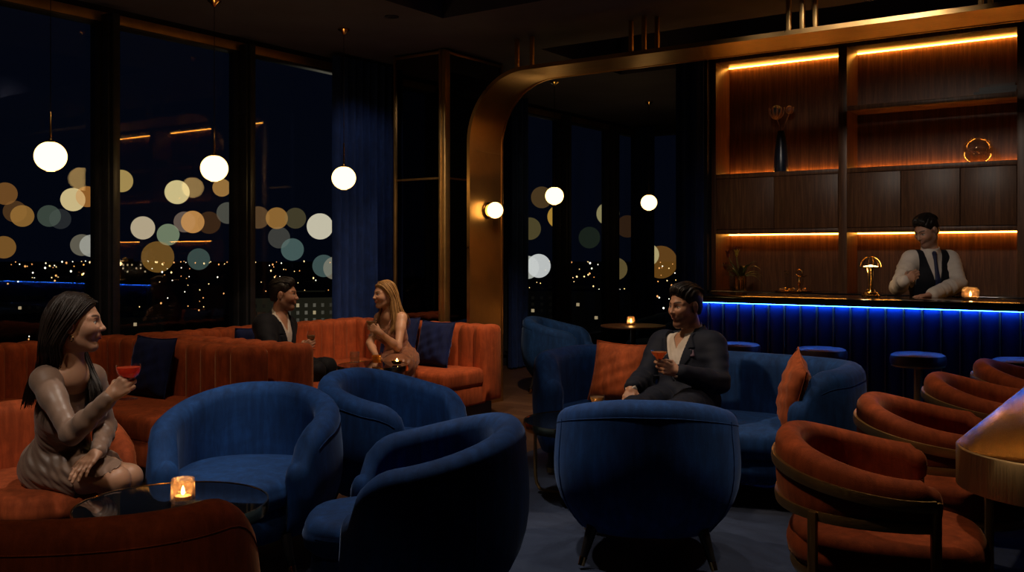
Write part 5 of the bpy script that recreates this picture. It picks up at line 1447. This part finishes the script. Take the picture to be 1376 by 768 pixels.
lo, hi = b.bounds(.18); hi.z = max(hi.z, nk.z + .12); ax = unit(hd.p(-.02, 0, -.06) - nk)
g = Sdf(); b.torso(g, .012); g.cone(nk - b.up * .045, nk + ax * .06, .082, .072, .03)
for sd in 'RL': b.arm(g, sd, .020, .022, .96)
inner = Sdf().cone(nk - ax * .03, hd.p(-.015, 0, -.04), .064, .062)
g.cut(lambda p: -np.maximum(inner(p), -((p - A3(nk)) @ A3(ax)))); g.cut(plane_cut(nk + ax * .040, ax + b.fwd * .25))
for a_, e_, s_ in ((b.shR, b.elR, 1.), (b.elR, b.wrR, 2.), (b.shL, b.elL, 3.), (b.elL, b.wrL, 4.)):
    f = folds(.004, a_ - e_, 70, UPV, s_); g.disp(lambda p, f=f, m_=A3(a_.lerp(e_, .6)): f(p) * np.clip((.20 - np.sqrt(((p - m_) ** 2).sum(1))) / .1, 0, 1))
sdf_obj('shirt', g, lo, hi, .005, M['shirt'], t, org, None, 1)
g = Sdf(); b.torso(g, .027); wf = lambda z: np.clip((z - .52) / .48, 0, 1.2) * .062
g.cut(vcut(b, wf)); g.cut(lambda p: (np.abs(b.tl(p)[:, 1]) - .172 + .042 * np.clip((b.tl(p)[:, 2] / b.L - .55) / .35, 0, 1)) * np.where(b.tl(p)[:, 2] / b.L > .5, 1, 0) - np.where(b.tl(p)[:, 2] / b.L > .5, 0, 1))
nh = Sdf().cone(nk - ax * .05, nk + ax * .15, .082, .085); g.cut(lambda p: -nh(p)); g.cut(plane_cut(b.tp(0, 0, -.05), -b.up))
sdf_obj('waistcoat', g, lo, hi, .005, M['suit_dark'], t, org, None, 1)
g = Sdf(); kt = nk + b.fwd * .082 - b.up * .012
g.cone(kt, kt - b.up * .03 + b.fwd * .006, .021, .015, .01)
for y in (-.008, .008): g.cone(kt - b.up * .035 + b.fwd * .012, b.tp(.148, y * 1.2, .72), .011, .012, .012); g.cone(b.tp(.148, y * 1.2, .72), b.tp(.154, y * 1.6, .5), .012, .012, .012)
sdf_obj('tie', g, lo, hi, .004, mat_cloth('navy_tie', (.010, .016, .055), .5), t, org, None, 1)
g = Sdf(); g.ell(b.mhip - UPV * .01, (.135, .175, .12), b.HR, .05)
for sd in 'RL': b.leg(g, sd, .014, .020, .97)
sdf_obj('trousers', g, lo, hi, .008, M['suit_dark'], t, org, None, 1)
short_hair(hd, t, org, 'hair_black', .004, 12)
q = b.wrR + unit(P(1236, 366, 7.86) - b.wrR) * .085 + AWAY * .032
t = thing('mixing_glass', 'small clear glass the barman holds in his raised hand', 'glass', (q.x, q.y, q.z - .07))
MB().lathe([(0, 0), (.030, 0), (.033, .004), (.038, .115), (.0365, .116), (.031, .012), (0, .010)], n=28).build('glass_body', M['glass'], t)
MB().lathe([(0, .012), (.030, .012), (.033, .055), (0, .055)], n=24).build('drink', M['drink_clear'], t)
WARM = (1, .72, .47); NEUT = (1, .86, .72)
CR = CZ + .36
SPOTS = [
    (-3.2, 3.2, CR, (-3.3, 3.3, 0), 170, NEUT, 66, 'recessed ceiling spot above the blue armchairs'),
    (-2.6, 5.4, CR, (-2.6, 5.5, 0), 60, NEUT, 62, 'recessed ceiling spot above the blue sofa'),
    (-4.6, 5.6, CR, (-5.7, 6.1, .5), 170, WARM, 62, 'recessed ceiling spot aimed at the corner banquette'),
    (-4.7, 3.2, CR, (-5.9, 4.2, .5), 100, WARM, 75, 'recessed ceiling spot above the left banquette'),
    (-.9, 4.6, CR, (-.9, 4.7, 0), 90, WARM, 75, 'recessed ceiling spot above the brass table'),
    (-2.2, 1.9, CR, (-3.9, 2.4, .9), 80, WARM, 34, 'recessed ceiling spot trained on the dark-haired woman'),  # key light added to brighten her front
    (-2.9, .3, CR, (-4.05, 2.3, .85), 190, NEUT, 30, 'recessed ceiling spot trained on the dark-haired woman from the front'),  # second key, added to lift her shaded flank
    (-3.9, 4.0, CR, (-2.6, 5.6, 1.05), 260, WARM, 30, 'recessed ceiling spot trained on the man on the blue sofa'),  # key added to brighten his face
    (-4.1, 6.35, CZ, (-5.6, 7.4, 1.3), 260, WARM, 60, 'recessed ceiling spot washing the brass arch leg'),  # added because the leg came out too dark
    (-4.7, 3.9, CR, (-2.4, 4.0, .4), 150, NEUT, 30, 'recessed ceiling spot lighting the left sides of the blue armchairs'),
    (-5.6, 6.2, CZ, (-7.0, 7.5, 1.7), 36, NEUT, 62, 'recessed ceiling spot washing the long navy curtain'),  # added to keep the curtain bright
    (-.3, 5.0, CR, (-1.9, 4.3, .4), 110, NEUT, 30, 'recessed ceiling spot lighting the right sides of the blue armchairs'),
    (-2.5, 2.3, CR, (-1.1, 3.5, .65), 100, WARM, 26, 'recessed ceiling spot catching the brass bands of the nearest rust chair'),  # added so the dark bands pick up light
    (-.9, .5, CR, (-2.2, 1.5, .5), 30, WARM, 30, 'recessed ceiling spot lighting the side of the near corner armchair'),  # added to brighten the right end of the chair back
    (-2.0, 5.0, CR, (-2.3, 9.3, 1.9), 250, NEUT, 46, 'recessed ceiling spot washing the bar cupboards'),  # added since the cupboard doors were nearly black
]
# ------------------------------------------------------------------ camera, world, lights
cam = bpy.data.cameras.new('camera'); co = bpy.data.objects.new('camera', cam); COL.objects.link(co)
co.location = (0, 0, CAMZ); co.rotation_euler = (PI / 2, 0, YAW)
cam.sensor_width = 36; cam.lens = FPX / 1376 * 36; cam.shift_y = -(384 - CY) / 1376; cam.clip_end = 6000; cam.clip_start = .05
SC.camera = co
w = bpy.data.worlds.new('night_sky'); SC.world = w; w.use_nodes = True
nt = w.node_tree; bg = nt.nodes['Background']
bg.inputs['Color'].default_value = (.10, .16, .40, 1); bg.inputs['Strength'].default_value = .012
def spot(name, loc, target, power, color, size=60, blend=.6, r=.06):
    l = bpy.data.lights.new(name, 'SPOT'); l.energy = power; l.color = color; l.spot_size = ang(size); l.spot_blend = blend; l.shadow_soft_size = r
    o = bpy.data.objects.new(name, l); COL.objects.link(o); o.location = loc
    o.rotation_euler = (Vector(target) - Vector(loc)).to_track_quat('-Z', 'Y').to_euler(); return o
WARM = (1, .72, .47); NEUT = (1, .86, .72)
for (u, v, z, tgt, pw, col, size, lab) in SPOTS:
    downlight(u, v, z, lab)
    spot('spot_light', (u, v, z - .03), tgt, pw, col, size, r=.22 if tgt[1] > 9 else .06)
SC.view_settings.view_transform = 'Standard'; SC.view_settings.look = 'None'
SC.view_settings.exposure = 0.0; SC.view_settings.gamma = 1; SC.view_settings.use_curve_mapping = False
cy = SC.cycles
cy.use_denoising = True
try: cy.denoiser = 'OPENIMAGEDENOISE'
except Exception: pass
cy.max_bounces = 8; cy.diffuse_bounces = 3; cy.glossy_bounces = 4; cy.transparent_max_bounces = 24; cy.transmission_bounces = 6
cy.sample_clamp_indirect = 4.0; cy.caustics_reflective = False; cy.caustics_refractive = False
